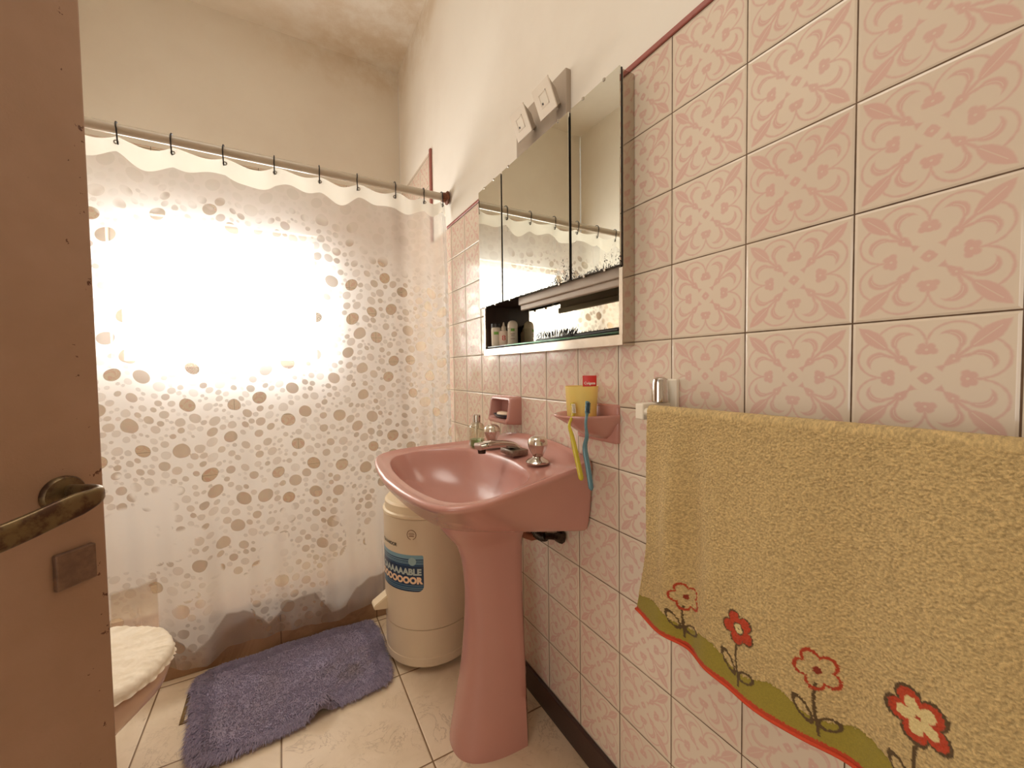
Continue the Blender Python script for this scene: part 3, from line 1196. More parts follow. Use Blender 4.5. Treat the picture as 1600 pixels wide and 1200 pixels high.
def inset(o_, d):
    c = np.array([-0.25, YC])
    v = c - o_
    L = np.linalg.norm(v, axis=1, keepdims=True)
    return o_ + v / L * d


rings = []


def add_ring(o_, zf):
    rings.append([(p[0], p[1], zf(p[0], p[1]) if callable(zf) else zf) for p in o_])


add_ring(inset(O_632, 0.05), 0.640)
add_ring(O_632, 0.634)
add_ring(O_640, 0.644)
add_ring(O_660, 0.664)
add_ring(O_700, 0.703)
add_ring(O_750, 0.752)
mid = O_750 * 0.35 + O_rim * 0.65
add_ring(mid, lambda x, y: zr(x) - 0.024 + lift(x, y) * 0.5)
add_ring(O_rim, lambda x, y: zr(x) - 0.010 + lift(x, y))
add_ring(inset(O_rim, 0.003), lambda x, y: zr(x) - 0.002 + lift(x, y))
add_ring(inset(O_rim, 0.009), lambda x, y: zr(x) + 0.001 + lift(x, y))
add_ring(inset(O_rim, 0.017), lambda x, y: zr(x) - 0.002 + lift(x, y))
rim_in = inset(O_rim, 0.017)
for t_, dz in ((0.10, 0.0), (0.22, -0.002), (0.4, -0.004), (0.6, -0.005), (0.8, -0.006)):
    o_ = rim_in * (1 - t_) + (O_in) * t_
    add_ring(o_, (lambda dz: lambda x, y: zr(x) - 0.003 + dz + lift(x, y))(dz))
add_ring(O_in * 0.94 + rim_in * 0.06, lambda x, y: zr(x) - 0.0095)
add_ring(O_in, lambda x, y: zr(x) - 0.0125)


def shrink(k, dx=0.0):
    return (O_in - cin) * k + cin + np.array([dx, 0])


add_ring(shrink(0.975), lambda x, y: zr(x) - 0.022)
add_ring(shrink(0.93), 0.765)
add_ring(shrink(0.86), 0.738)
add_ring(shrink(0.75, 0.004), 0.708)
add_ring(shrink(0.60, 0.010), 0.686)
add_ring(shrink(0.42, 0.015), 0.673)
add_ring(shrink(0.22, 0.02), 0.667)
add_ring(shrink(0.09, 0.025), 0.664)
sink = thing('pedestal_basin', 'dusty pink ceramic pedestal washbasin standing against the tiled wall', 'sink', (-0.15, YC, 0.0))
vv_, ff_ = [], []
nr = len(rings[0])
for r in rings:
    vv_ += r
for i in range(len(rings) - 1):
    for k in range(nr):
        ff_.append((i * nr + k, i * nr + (k + 1) % nr, (i + 1) * nr + (k + 1) % nr, (i + 1) * nr + k))
ff_.append(tuple(range(nr))[::-1])
ff_.append(tuple(range((len(rings) - 1) * nr, len(rings) * nr)))
bm = bmesh.new()
bv = [bm.verts.new(v) for v in vv_]
for f in ff_:
    bm.faces.new([bv[i] for i in f])
bo = obj('basin', bm, M_pink, sink, True)
md = bo.modifiers.new('sub', 'SUBSURF')
md.levels = 1
md.render_levels = 1

# pedestal column
bm = bmesh.new()
rows = []
prof = [(0.0, -.306, .101), (0.012, -.306, .101), (0.10, -.290, .092), (0.196, -.272, .083), (0.294, -.261, .073), (0.392, -.2555, .064), (0.46, -.2565, .060), (0.53, -.265, .061), (0.575, -.282, .066), (0.605, -.306, .082), (0.632, -.325, .10), (0.650, -.33, .11)]
PS = 56
pz = spline([(a, b, c) for a, b, c in prof], 44)
for z, xf, hw in pz:
    ring = []
    xb = -0.118 + 0.004 * math.sin(z * 3)
    for k in range(PS):
        a = PI * k / (PS - 1)          # from the -y side over the front to the +y side
        ex = 0.78
        cx_, sy_ = math.sin(a), -math.cos(a)
        px = xb + (xf - xb) * (abs(cx_) ** ex)
        py = YC + hw * math.copysign(abs(sy_) ** ex, sy_)
        ring.append((px, py, z))
    ring.append((xb + 0.015, YC + hw * 0.8, z))
    ring.append((xb + 0.015, YC - hw * 0.8, z))
    rows.append([bm.verts.new(p) for p in ring])
m_ = len(rows[0])
for i in range(len(rows) - 1):
    for k in range(m_):
        bm.faces.new((rows[i][k], rows[i][(k + 1) % m_], rows[i + 1][(k + 1) % m_], rows[i + 1][k]))
bm.faces.new(rows[0][::-1])
bm.faces.new(rows[-1])
obj('pedestal', bm, M_pink, sink, True, 50)
bm = LATHE([(0.0005, 0.664), (0.022, 0.664), (0.022, 0.667), (0.016, 0.668), (0.014, 0.664), (0.0005, 0.6645)], (-0.255, YC, 0.001), 28)
obj('drain', bm, M_chrome, sink, True, 40)

# faucet: two knobs and a low spout
fau = thing('faucet', 'chrome basin faucet with low flat spout and two faceted round knobs', 'faucet', (-0.09, 0.93, 0.817))
for ky in (0.795, 1.065):
    kx, kz = -0.103, 0.8165
    KM = Matrix.Translation((kx, ky, kz)) @ Matrix.Diagonal((1.17, 1.17, 1.08, 1)) @ Matrix.Translation((-kx, -ky, -kz))
    bm = bmesh.new()
    lathe(bm, [(0.0005, 0), (0.027, 0.0), (0.0275, 0.003), (0.024, 0.007), (0.013, 0.013), (0.010, 0.018), (0.0005, 0.018)], (kx, ky, kz), 32, M=KM)
    b_ = obj('knob_base', bm, M_chrome, fau, True, 40)
    wobf = lambda a, h: 1.0 + 0.035 * math.cos(8 * a)
    bm = LATHE([(0.0005, 0.016), (0.012, 0.017), (0.0155, 0.026), (0.0205, 0.037), (0.0225, 0.046)], (kx, ky, kz), 48, wob=wobf, M=KM)
    kb = obj('knob', bm, M_chrome, fau, True, 40)
    bm = LATHE([(0.0225, 0.046), (0.0228, 0.052), (0.0205, 0.060), (0.015, 0.065), (0.008, 0.067), (0.0005, 0.0672)], (kx, ky, kz), 48, wob=lambda a, h: 1.0 + 0.02 * math.cos(8 * a) * (0.067 - h) / 0.02, M=KM)
    kc = obj('knob_cap', bm, M_knobclear, kb, True, 40)
    kc['label'] = 'pale gold domed cap'
bm = bmesh.new()
box(bm, -0.125, -0.072, 0.892, 0.968, 0.816, 0.833, 0.003)
obj('spout_base', bm, M_chrome_worn, fau, True, 30)
bm = bmesh.new()
sp_ = spline([(-0.090, 0.93, 0.832), (-0.105, 0.93, 0.843), (-0.14, 0.931, 0.850), (-0.18, 0.932, 0.852), (-0.215, 0.933, 0.849)], 20)
rings_ = []
for i, p in enumerate(sp_):
    t = i / 19
    hw = 0.024 - 0.006 * math.sin(PI * min(1, t * 1.2)) + (0.002 if t > 0.8 else 0)
    hh = 0.0095 + 0.001 * (1 - t)
    ring = []
    for k in range(20):
        a = 2 * PI * k / 20
        ring.append(bm.verts.new((p[0], p[1] + hw * math.copysign(abs(math.cos(a)) ** 0.6, math.cos(a)), p[2] + hh * math.copysign(abs(math.sin(a)) ** 0.7, math.sin(a)))))
    rings_.append(ring)
for i in range(19):
    for k in range(20):
        bm.faces.new((rings_[i][k], rings_[i][(k + 1) % 20], rings_[i + 1][(k + 1) % 20], rings_[i + 1][k]))
bm.faces.new(rings_[0][::-1])
bm.faces.new(rings_[-1])
so = obj('spout', bm, M_chrome, fau, True, 50)
bm = LATHE([(0.0005, 0.829), (0.011, 0.829), (0.012, 0.842), (0.0005, 0.842)], (-0.203, 0.933, 0), 20)
obj('aerator', bm, M_darkmetal, so, True, 40)

# soap pump bottle on the rim
sx, sy, sz = -0.128, 1.128, 0.8110
bot = thing('soap_bottle', 'clear bottle with a little green liquid soap on the basin rim', 'bottle', (sx, sy, sz))
bm = LATHE([(0.0005, 0), (0.0245, 0), (0.026, 0.003), (0.026, 0.060), (0.024, 0.070), (0.017, 0.077), (0.011, 0.079), (0.011, 0.082)], (sx, sy, sz), 36, cap=False)
obj('bottle_body', bm, M_clear, bot, True, 60)
bm = LATHE([(0.0005, 0.002), (0.0235, 0.002), (0.0245, 0.004), (0.0245, 0.023), (0.0005, 0.023)], (sx, sy, sz), 36)
obj('liquid_soap', bm, M_soapliquid, bot, True, 40)['label'] = 'green liquid soap'
bm = bmesh.new()
lathe(bm, [(0.0005, 0.080), (0.0125, 0.080), (0.0125, 0.104), (0.010, 0.106), (0.0005, 0.106)], (sx, sy, sz), 28)
obj('cap', bm, M_chrome, bot, True, 40)['label'] = 'silver cap'
bm = bmesh.new()
tube(bm, [(sx, sy, sz + 0.080), (sx, sy, sz + 0.006)], 0.0022, 8)
tube(bm, [(sx, sy, sz + 0.080), (sx, sy, sz + 0.060)], 0.006, 12)
obj('dip_tube', bm, M_white, bot, True, 40)

# pipes below the basin
pv = thing('supply_valve', 'tarnished chrome shut-off valve and braided hose under the basin', 'valve', (-0.03, 0.85, 0.6))
bm = bmesh.new()
sp_ = spline([(-0.045, 0.955, 0.63), (-0.045, 0.94, 0.60), (-0.042, 0.915, 0.575), (-0.035, 0.885, 0.567), (-0.030, 0.865, 0.573)], 60)
rads = [0.0115 + (0.0018 if i % 3 == 0 else 0) for i in range(60)]
tube(bm, [tuple(p) for p in sp_], rads, 14)
obj('braided_hose', bm, M_darkmetal, pv, True, 60)
bm = bmesh.new()
tube(bm, [(-0.030, 0.868, 0.573), (-0.029, 0.845, 0.582), (-0.028, 0.815, 0.590)], 0.0095, 12)
tube(bm, [(-0.028, 0.822, 0.588), (0.0, 0.822, 0.588)], 0.011, 14)
lathe(bm, [(0.0005, -0.012), (0.016, -0.012), (0.016, -0.003), (0.0005, -0.003)], (0.0, 0.822, 0.588), 16, 'X')
tube(bm, [(-0.028, 0.812, 0.590), (-0.030, 0.790, 0.594)], [0.012, 0.014], 8)
obj('valve_body', bm, M_darkmetal, pv, True, 40)
wp = obj('waste_pipe', TUBE([(-0.085, 0.915, 0.630), (-0.085, 0.915, 0.60), (-0.08, 0.915, 0.575), (-0.05, 0.915, 0.560), (-0.001, 0.915, 0.558)], 0.012, 14), simple('brown_rusty_pipe', (136, 78, 50), 0.6, bump=0.3), None, True, 60)
tag(wp, 'brown rusty drain pipe stub behind the basin pedestal', 'pipe')

# ------------------------------------------------------------------ spin dryer
DX, DY, DR = -0.213, 1.398, 0.1675
dry = thing('spin_dryer', 'cream cylindrical spin dryer with blue sticker beside the basin pedestal', 'spin dryer', (DX, DY, 0.0))
bm = LATHE([(DR - 0.02, 0.024), (DR - 0.004, 0.024), (DR, 0.030), (DR, 0.056), (DR - 0.001, 0.0575), (DR - 0.001, 0.157), (DR - 0.005, 0.158), (DR - 0.005, 0.1595), (DR, 0.1605), (DR, 0.5475), (DR - 0.004, 0.551)], (DX, DY, 0), 96)
obj('drum_body', bm, M_dryer, dry, True, 25)
bm = LATHE([(DR - 0.006, 0.551), (DR + 0.002, 0.5525), (DR + 0.002, 0.560), (DR - 0.005, 0.564), (DR - 0.006, 0.590), (DR - 0.013, 0.597), (DR - 0.05, 0.600), (0.0005, 0.602)], (DX, DY, 0), 96)
obj('lid', bm, M_dryerlid, dry, True, 30)
for an in (-100, -10, 80, 170):
    a = math.radians(an)
    fx, fy = DX + 0.115 * math.cos(a), DY + 0.115 * math.sin(a)
    bm = LATHE([(0.0005, 0.0), (0.014, 0.0), (0.016, 0.006), (0.015, 0.024), (0.0005, 0.024)], (fx, fy, 0), 20)
    obj('foot', bm, M_dark, dry, True, 40)
bm = bmesh.new()
# drain spout on the side facing the curtain
sv_ = [(-0.370, 1.395, 0.190), (-0.427, 1.395, 0.200), (-0.427, 1.395, 0.214), (-0.370, 1.395, 0.248)]
a_ = [bm.verts.new((x, y - 0.006 + 0.0, z)) for x, y, z in sv_]
b_ = [bm.verts.new((x, y + 0.042, z)) for x, y, z in sv_]
bm.faces.new(a_)
bm.faces.new(b_[::-1])
for i in range(4):
    bm.faces.new((a_[i], a_[(i + 1) % 4], b_[(i + 1) % 4], b_[i]))
bmesh.ops.bevel(bm, geom=list(bm.edges), offset=0.003, segments=2, affect='EDGES')
obj('drain_spout', bm, M_dryerlid, dry, True, 40)


def wrap(me, ang0, zc, name, mat, parent, lift_=0.0008, flipx=True):
    """bend flat text/shape (x right, y up) round the dryer drum; ang0 = angle of x=0"""
    for v in me.vertices:
        x, y, z = v.co
        a = ang0 + x / (DR + lift_)
        r = DR + lift_ + z
        v.co = (DX + r * math.cos(a), DY + r * math.sin(a), zc + y)
    me.materials.clear()
    me.materials.append(mat)
    o = bpy.data.objects.new(name, me)
    return link(o, parent)


def patch(pts2d, div=0.004):
    """filled polygon cut into thin columns so that it bends"""
    bm = bmesh.new()
    vs = [bm.verts.new((x, y, 0)) for x, y in pts2d]
    bm.faces.new(vs)
    x0, x1 = min(p[0] for p in pts2d), max(p[0] for p in pts2d)
    x = x0 + div
    while x < x1:
        bmesh.ops.bisect_plane(bm, geom=list(bm.verts) + list(bm.edges) + list(bm.faces), plane_co=(x, 0, 0), plane_no=(1, 0, 0))
        x += div
    me = bpy.data.meshes.new('patch')
    bm.to_mesh(me)
    bm.free()
    return me


def subdivide_text(me, div=0.003):
    bm = bmesh.new()
    bm.from_mesh(me)
    xs_ = [v.co.x for v in bm.verts]
    x = min(xs_) + div
    while x < max(xs_):
        bmesh.ops.bisect_plane(bm, geom=list(bm.verts) + list(bm.edges) + list(bm.faces), plane_co=(x, 0, 0), plane_no=(1, 0, 0))
        x += div
    bm.to_mesh(me)
    bm.free()
    return me


def sticker_mat():
    n = N('striped_blue_sticker')
    p = n.xyz()
    z = p[2]
    base = lin(24, 52, 84)
    light = lin(120, 160, 178)
    midc = lin(44, 96, 136)
    c = base
    # bands, from the bottom up
    for z0, z1, cc in ((0.297, 0.303, base), (0.303, 0.305, light), (0.309, 0.311, light), (0.3135, 0.3155, midc), (0.318, 0.3195, light),
                       (0.388, 0.390, midc), (0.394, 0.3965, light), (0.399, 0.4015, light), (0.405, 0.408, light), (0.412, 0.430, light)):
        m_ = n.m('MULTIPLY', n.m('GREATER_THAN', z, z0), n.m('LESS_THAN', z, z1))
        c = n.mix(m_, c, cc)
    return n.done(n.bsdf(c, 0.3))


M_sticker = sticker_mat()
A_R = math.radians(-115.3)
WS = 0.215
pts = []
x1, x0 = 0.0, -WS
zb, zt = 0.297, 0.426
for k in range(9):
    a = -PI / 2 + PI / 2 * k / 8
    pts.append((x1 - 0.022 + 0.022 * math.cos(a), zb + 0.022 + 0.022 * math.sin(a)))
for k in range(5):
    a = PI / 2 * k / 4
    pts.append((x1 - 0.006 + 0.006 * math.cos(a), zt - 0.006 + 0.006 * math.sin(a)))
pts += [(x0, zt), (x0, zb)]
stk = wrap(patch([(x, z - 0.36) for x, z in pts]), A_R, 0.36, 'sticker', M_sticker, dry, 0.0006)
stk['label'] = 'blue striped sticker with rounded pale lettering'
M_letter1 = simple('pale_blue_lettering', (178, 190, 184), 0.4)
M_letter2 = simple('pale_peach_lettering', (240, 206, 170), 0.4)
me_ = subdivide_text(text_mesh('SECAAAAAABLE', 0.030, 0.0, 0.0016, 1.02, 'RIGHT'))
wrap(me_, A_R - 0.008 / DR, 0.366, 'lettering', M_letter1, stk, 0.0012)
me_ = subdivide_text(text_mesh('FLOOOOOOOR', 0.031, 0.0, 0.0020, 1.03, 'RIGHT'))
wrap(me_, A_R - 0.006 / DR, 0.336, 'lettering', M_letter2, stk, 0.0012)
circ_ = [(-0.040 + 0.0145 * math.cos(2 * PI * k / 28), 0.0145 * math.sin(2 * PI * k / 28)) for k in range(28)]
wrap(patch(circ_), A_R, 0.404, 'seal', simple('pale_seal_print', (150, 178, 180), 0.4), stk, 0.0011)
me_ = subdivide_text(text_mesh('KOH-I-NOOR', 0.0165, 0.0, 0.0003, 1.0, 'RIGHT'))
wrap(me_, math.radians(-150), 0.455, 'brand_lettering', M_black_print, dry, 0.0008)
# round certification mark
bm = bmesh.new()
for k in range(40):
    a0, a1 = 2 * PI * k / 40, 2 * PI * (k + 0.72) / 40
    if k in (29, 30, 31):
        continue
    r0_, r1_ = 0.0150, 0.0178
    bm.faces.new([bm.verts.new((r * math.cos(a), r * math.sin(a), 0)) for r, a in ((r0_, a0), (r1_, a0), (r1_, a1), (r0_, a1))])
for j, (w0, hh) in enumerate(((0.008, 0.0012), (0.011, 0.0018), (0.008, 0.0014), (0.009, 0.0022))):
    y_ = 0.006 - j * 0.0042
    for s_ in range(-4, 4):
        xa, xb = s_ * w0 / 4, (s_ + 0.9) * w0 / 4
        bm.faces.new([bm.verts.new(q) for q in ((xa, y_, 0), (xb, y_, 0), (xb, y_ + hh, 0), (xa, y_ + hh, 0))])
me_ = bpy.data.meshes.new('round_mark')
bm.to_mesh(me_)
bm.free()
wrap(me_, math.radians(-129), 0.498, 'round_mark', M_orange_print, dry, 0.0008)

# ------------------------------------------------------------------ mirror cabinet
CY0, CY1 = 0.548, 1.247
cab = thing('mirror_cabinet', 'recessed bathroom cabinet with three mirror doors above the basin', 'cabinet', (0.0, 0.9, 1.12))
bm = bmesh.new()
XF = -0.036
# back and sides of the box, sunk in the wall
box(bm, -0.034, 0.10, CY0 + 0.0045, CY0 + 0.010, 1.122, 1.70, mat=0)
box(bm, -0.034, 0.10, CY1 - 0.014, CY1 - 0.0045, 1.122, 1.70, mat=0)
box(bm, -0.034, 0.10, CY0 + 0.0045, CY1 - 0.0045, 1.298, 1.306, mat=0)
box(bm, -0.034, 0.10, CY0 + 0.0045, CY1 - 0.0045, 1.692, 1.698, mat=0)
box(bm, 0.064, 0.10, CY0 + 0.0045, CY1 - 0.0045, 1.122, 1.698, mat=0)
box(bm, -0.030, 0.09, CY0 + 0.0045, CY1 - 0.0045, 1.122, 1.130, mat=0)
obj('cabinet_box', bm, M_cabdark, cab)
bm = bmesh.new()
box(bm, XF, -0.001, CY0, CY0 + 0.004, 1.118, 1.712, 0.001)
box(bm, XF - 0.002, XF + 0.003, CY0 - 0.0004, CY0 + 0.012, 1.140, 1.29, 0.001)
box(bm, XF, -0.001, CY1 - 0.004, CY1, 1.118, 1.290, 0.001)
box(bm, XF - 0.002, XF + 0.004, CY1 - 0.012, CY1, 1.118, 1.29, 0.001)
box(bm, XF + 0.003, -0.001, CY0 + 0.004, CY1 - 0.004, 1.118, 1.121)
box(bm, XF - 0.003, XF + 0.003, CY0 - 0.0006, CY1 + 0.0006, 1.1175, 1.142, 0.001)
box(bm, XF, -0.001, CY0, CY1, 1.708, 1.712, 0.001)
obj('steel_frame', bm, M_steel, cab)
bm = bmesh.new()
box(bm, -0.030, -0.018, CY0 + 0.012, 1.01, 1.270, 1.296, 0.003)
box(bm, -0.022, -0.010, CY0 + 0.012, 1.01, 1.254, 1.272, 0.003)
obj('upper_rail', bm, M_taupe, cab)
bm = bmesh.new()
box(bm, 0.058, 0.063, CY0 + 0.012, CY1 - 0.015, 1.132, 1.296)
obj('back_mirror', bm, M_backmirror, cab)
bm = bmesh.new()
box(bm, -0.033, 0.057, CY0 + 0.012, CY1 - 0.015, 1.146, 1.151, 0.0006)
obj('glass_shelf', bm, M_glass_shelf, cab)
doors = [(0.544, 0.716), (0.722, 1.078), (1.084, 1.258)]
for y0, y1 in doors:
    bm = bmesh.new()
    box(bm, -0.0435, XF - 0.003, y0 + 0.001, y1 - 0.001, 1.293, 1.712, 0.0008)
    d_ = obj('door', bm, M_dark, cab)
    bm = bmesh.new()
    box(bm, -0.0475, -0.0436, y0 + 0.002, y1 - 0.002, 1.2925, 1.714, 0.0007)
    obj('mirror_glass', bm, M_mirror, d_)
    for yy_ in ([y0 + 0.05, y1 - 0.05] if y1 - y0 < 0.3 else [y0 + 0.045, y1 - 0.045]):
        for zz_ in (1.7125, 1.2905):
            bm = bmesh.new()
            box(bm, -0.0495, -0.0425, yy_ - 0.0035, yy_ + 0.0035, zz_ - 0.0035, zz_ + 0.0035, 0.0012)
            obj('clip', bm, M_chrome, d_)

# things on the cabinet shelf
ZSH = 1.1513
M_tubewhite = simple('white_tube_plastic', (214, 204, 184), 0.4)
M_green = simple('green_print', (120, 172, 70), 0.5)


def lab_patch(w, h, c, mat, parent, name='label_print', rx=None):
    """small curved print facing the camera on an upright bottle; c = axis, r = radius"""
    (cx_, cy_, cz_), r = c
    bm = bmesh.new()
    ang = math.atan2(CAM.y - cy_, CAM.x - cx_)
    ns = 8
    for i in range(ns):
        a0 = ang - w / 2 / r + w / r * i / ns
        a1 = ang - w / 2 / r + w / r * (i + 1) / ns
        q = [(cx_ + r * math.cos(a), cy_ + r * math.sin(a), z) for a, z in ((a0, cz_), (a1, cz_), (a1, cz_ + h), (a0, cz_ + h))]
        bm.faces.new([bm.verts.new(p) for p in q])
    return obj(name, bm, mat, parent)


jar = thing('cream_tube', 'white cosmetic tube with dark cap at the left end of the glass shelf', 'tube', (-0.008, 1.212, ZSH))
bm = LATHE([(0.0005, 0), (0.0165, 0), (0.0175, 0.004), (0.0185, 0.060), (0.017, 0.068), (0.0005, 0.068)], (-0.008, 1.207, ZSH), 28)
obj('tube_body', bm, M_tubewhite, jar, True, 40)
bm = LATHE([(0.0005, 0.068), (0.0185, 0.068), (0.0185, 0.081), (0.016, 0.083), (0.0005, 0.083)], (-0.008, 1.207, ZSH), 28)
obj('cap', bm, M_dark, jar, True, 40)['label'] = 'dark cap'
lab_patch(0.018, 0.010, ((-0.008, 1.207, ZSH + 0.042), 0.0187), M_green, jar)
dp = thing('dropper_bottle', 'small white dropper bottle with red symbol on the glass shelf', 'bottle', (0.012, 1.186, ZSH))
c0 = (0.012, 1.186, ZSH)
bm = LATHE([(0.0005, 0), (0.0165, 0), (0.018, 0.003), (0.018, 0.048), (0.015, 0.054), (0.009, 0.056), (0.0005, 0.056)], c0, 28)
obj('bottle_body', bm, simple('white_bottle_plastic', (222, 202, 184), 0.4), dp, True, 40)
bm = LATHE([(0.0095, 0.054), (0.0090, 0.070), (0.005, 0.073), (0.0045, 0.078), (0.0022, 0.086), (0.0005, 0.087)], c0, 20)
obj('nozzle', bm, M_tubewhite, dp, True, 50)
me_ = text_mesh('8', 0.026, 0.0, 0.0006)


def wrap_at(me, cx_, cy_, r, zc, name, mat, parent):
    ang = math.atan2(CAM.y - cy_, CAM.x - cx_)
    for v in me.vertices:
        x, y, z = v.co
        a = ang + x / r
        v.co = (cx_ + r * math.cos(a), cy_ + r * math.sin(a), zc + y)
    me.materials.clear()
    me.materials.append(mat)
    return link(bpy.data.objects.new(name, me), parent)


wrap_at(me_, 0.012, 1.186, 0.0184, ZSH + 0.028, 'symbol', M_red, dp)
st_ = thing('deodorant_stick', 'white round deodorant bottle with green print beside the dropper bottle', 'bottle', (0.024, 1.14, ZSH))
c0 = (0.024, 1.142, ZSH)
bm = LATHE([(0.0005, 0), (0.0165, 0), (0.018, 0.003), (0.018, 0.060), (0.0182, 0.0605)], c0, 28)
obj('bottle_body', bm, M_tubewhite, st_, True, 40)
bm = LATHE([(0.0183, 0.0608), (0.0183, 0.072), (0.0155, 0.082), (0.009, 0.088), (0.0005, 0.0895)], c0, 28)
obj('cap', bm, simple('glossy_white_cap', (228, 216, 196), 0.15), st_, True, 40)
lab_patch(0.014, 0.009, ((0.024, 1.142, ZSH + 0.050), 0.0186), M_green, st_)
lab_patch(0.016, 0.0014, ((0.024, 1.142, ZSH + 0.040), 0.0186), M_orange_print, st_)
lab_patch(0.012, 0.0014, ((0.024, 1.142, ZSH + 0.034), 0.0186), M_orange_print, st_)
lab_patch(0.016, 0.0014, ((0.024, 1.142, ZSH + 0.022), 0.0186), M_orange_print, st_)
brs = thing('hair_brush', 'black bristled hairbrush lying on the glass shelf before the back mirror', 'brush', (0.0, 0.88, ZSH))
bm = bmesh.new()
tube(bm, [(0.003, 0.60, ZSH + 0.007), (0.003, 0.70, ZSH + 0.006), (0.003, 0.765, ZSH + 0.006)], [0.006, 0.0055, 0.005], 14)
box(bm, -0.010, 0.016, 0.765, 0.945, ZSH, ZSH + 0.008, 0.0035)
obj('handle', bm, M_dark, brs, True, 40)
bm = bmesh.new()
for i in range(20):
    for j in range(4):
        y_ = 0.775 + i * 0.0085 + random.uniform(-.001, .001)
        x_ = -0.006 + j * 0.006
        tip = Vector((x_ * 1.3 + random.uniform(-.003, .003), y_ + (y_ - 0.86) * 0.12 + random.uniform(-.003, .003), ZSH + 0.027 + random.uniform(-.003, .003)))
        tube(bm, [(x_, y_, ZSH + 0.006), tip], [0.0017, 0.0012], 4)
o_ = obj('bristles', bm, M_dark, brs)
o_['kind'] = 'stuff'

# ------------------------------------------------------------------ twin spot lamp above the mirror
lamp = thing('wall_lamp', 'white wall lamp with two square tilted spot heads above the mirror', 'lamp', (0.0, 0.91, 1.76))
bm = bmesh.new()
box(bm, -0.010, PL, 0.780, 1.043, 1.748, 1.872, 0.002)
obj('base_plate', bm, M_taupe, lamp)
for yc in (0.812, 0.934):
    # square face, upper edge standing off the wall, lower edge close to it
    top = Vector((-0.074, yc, 1.826))
    bot_ = Vector((-0.044, yc, 1.757))
    ctr = (top + bot_) / 2
    vdir = (top - bot_).normalized()
    hdir = Vector((0, 1, 0))
    nrm = hdir.cross(vdir).normalized()
    if nrm.x > 0:
        nrm = -nrm
    Mh = Matrix(((hdir.x, vdir.x, nrm.x, ctr.x), (hdir.y, vdir.y, nrm.y, ctr.y), (hdir.z, vdir.z, nrm.z, ctr.z), (0, 0, 0, 1)))
    bm = bmesh.new()
    box(bm, -0.038, 0.038, -0.038, 0.038, -0.002, 0.002, 0.0008, M=Mh)
    for s_ in range(4):
        R_ = Matrix.Rotation(s_ * PI / 2, 4, 'Z')
        box(bm, -0.017, 0.017, 0.014, 0.017, 0.002, 0.0035, M=Mh @ R_)
    hd_ = obj('spot_head', bm, M_whitepaint, lamp)
    bm = bmesh.new()
    f0 = [(-0.036, -0.036), (0.036, -0.036), (0.036, 0.036), (-0.036, 0.036)]
    va = [bm.verts.new(Mh @ Vector((x, y, -0.002))) for x, y in f0]
    vb = [bm.verts.new(Mh @ Vector((x * 0.50, y * 0.50 - 0.004, -0.034))) for x, y in f0]
    bm.faces.new(va)
    bm.faces.new(vb[::-1])
    for i in range(4):
        bm.faces.new((va[i], va[(i + 1) % 4], vb[(i + 1) % 4], vb[i]))
    obj('housing', bm, M_taupe, hd_)
    bm = bmesh.new()
    box(bm, -0.013, 0.013, -0.013, 0.013, 0.0018, 0.0024, 0.0004, M=Mh)
    obj('diffuser', bm, M_frost, hd_)
    bm = bmesh.new()
    box(bm, 0.005, 0.010, -0.011, -0.006, 0.0022, 0.0032, M=Mh)
    obj('lamp_pin', bm, M_dark, hd_)
    bm = TUBE([ctr - nrm * 0.028, Vector((-0.0105, yc, ctr.z))], 0.008, 12)
    obj('bracket', bm, M_taupe, lamp, True, 40)

# ------------------------------------------------------------------ ceramic soap dish (recess box)
sd_ = thing('soap_dish', 'pink ceramic box-shaped soap dish set in the tiles above the basin', 'soap dish', (0, 1.12, 0.89))
bm = bmesh.new()
# open-fronted box: outer shell narrows to a sloping front, hollow inside
yo0, yo1, zo0, zo1 = 1.047, 1.203, 0.884, 0.974
yf0, yf1, zf0, zf1 = 1.030, 1.180, 0.896, 0.970


def sq(x, y0, y1, z0, z1, xr=0.0, rad=0.010, n_=5):
    out = []
    for (cy_, cz_, a0) in ((y1 - rad, z1 - rad, 0), (y0 + rad, z1 - rad, 90), (y0 + rad, z0 + rad, 180), (y1 - rad, z0 + rad, 270)):
        for k in range(n_):
            a = math.radians(a0 + 90 * k / (n_ - 1))
            z = cz_ + rad * math.sin(a)
            out.append((x - xr * (z - z0) / (z1 - z0), cy_ + rad * math.cos(a), z))
    return out


loops = [sq(0.0, 1.047, 1.203, 0.880, 0.976, rad=0.008), sq(-0.006, 1.047, 1.203, 0.880, 0.976, rad=0.010),
         sq(-0.050, 1.050, 1.196, 0.884, 0.974, -0.014, 0.012), sq(-0.0535, 1.053, 1.193, 0.887, 0.971, -0.014, 0.012),
         sq(-0.0535, 1.059, 1.187, 0.894, 0.965, -0.013, 0.010), sq(-0.048, 1.062, 1.184, 0.898, 0.962, -0.012, 0.010),
         sq(-0.004, 1.066, 1.180, 0.900, 0.958, 0, 0.010)]
lv = [[bm.verts.new(p) for p in L] for L in loops]
for i in range(len(lv) - 1):
    m_ = len(lv[i])
    for k in range(m_):
        bm.faces.new((lv[i][k], lv[i][(k + 1) % m_], lv[i + 1][(k + 1) % m_], lv[i + 1][k]))
bm.faces.new(lv[-1])
bm.faces.new(lv[0][::-1])
obj('ceramic_box', bm, M_pink, sd_, True, 45)
tr_ = thing('soap_tray', 'dark ribbed soap tray inside the pink soap dish', 'tray', (-0.025, 1.12, 0.901))
bm = bmesh.new()
lathe(bm, [(0.0005, 0), (0.015, 0), (0.021, 0.004), (0.024, 0.010), (0.022, 0.010), (0.018, 0.005), (0.0005, 0.004)], (0, 0, 0), 32,
      M=Matrix.Translation((-0.034, 1.122, 0.9015)) @ Matrix.Diagonal((0.9, 2.1, 1.2, 1)))
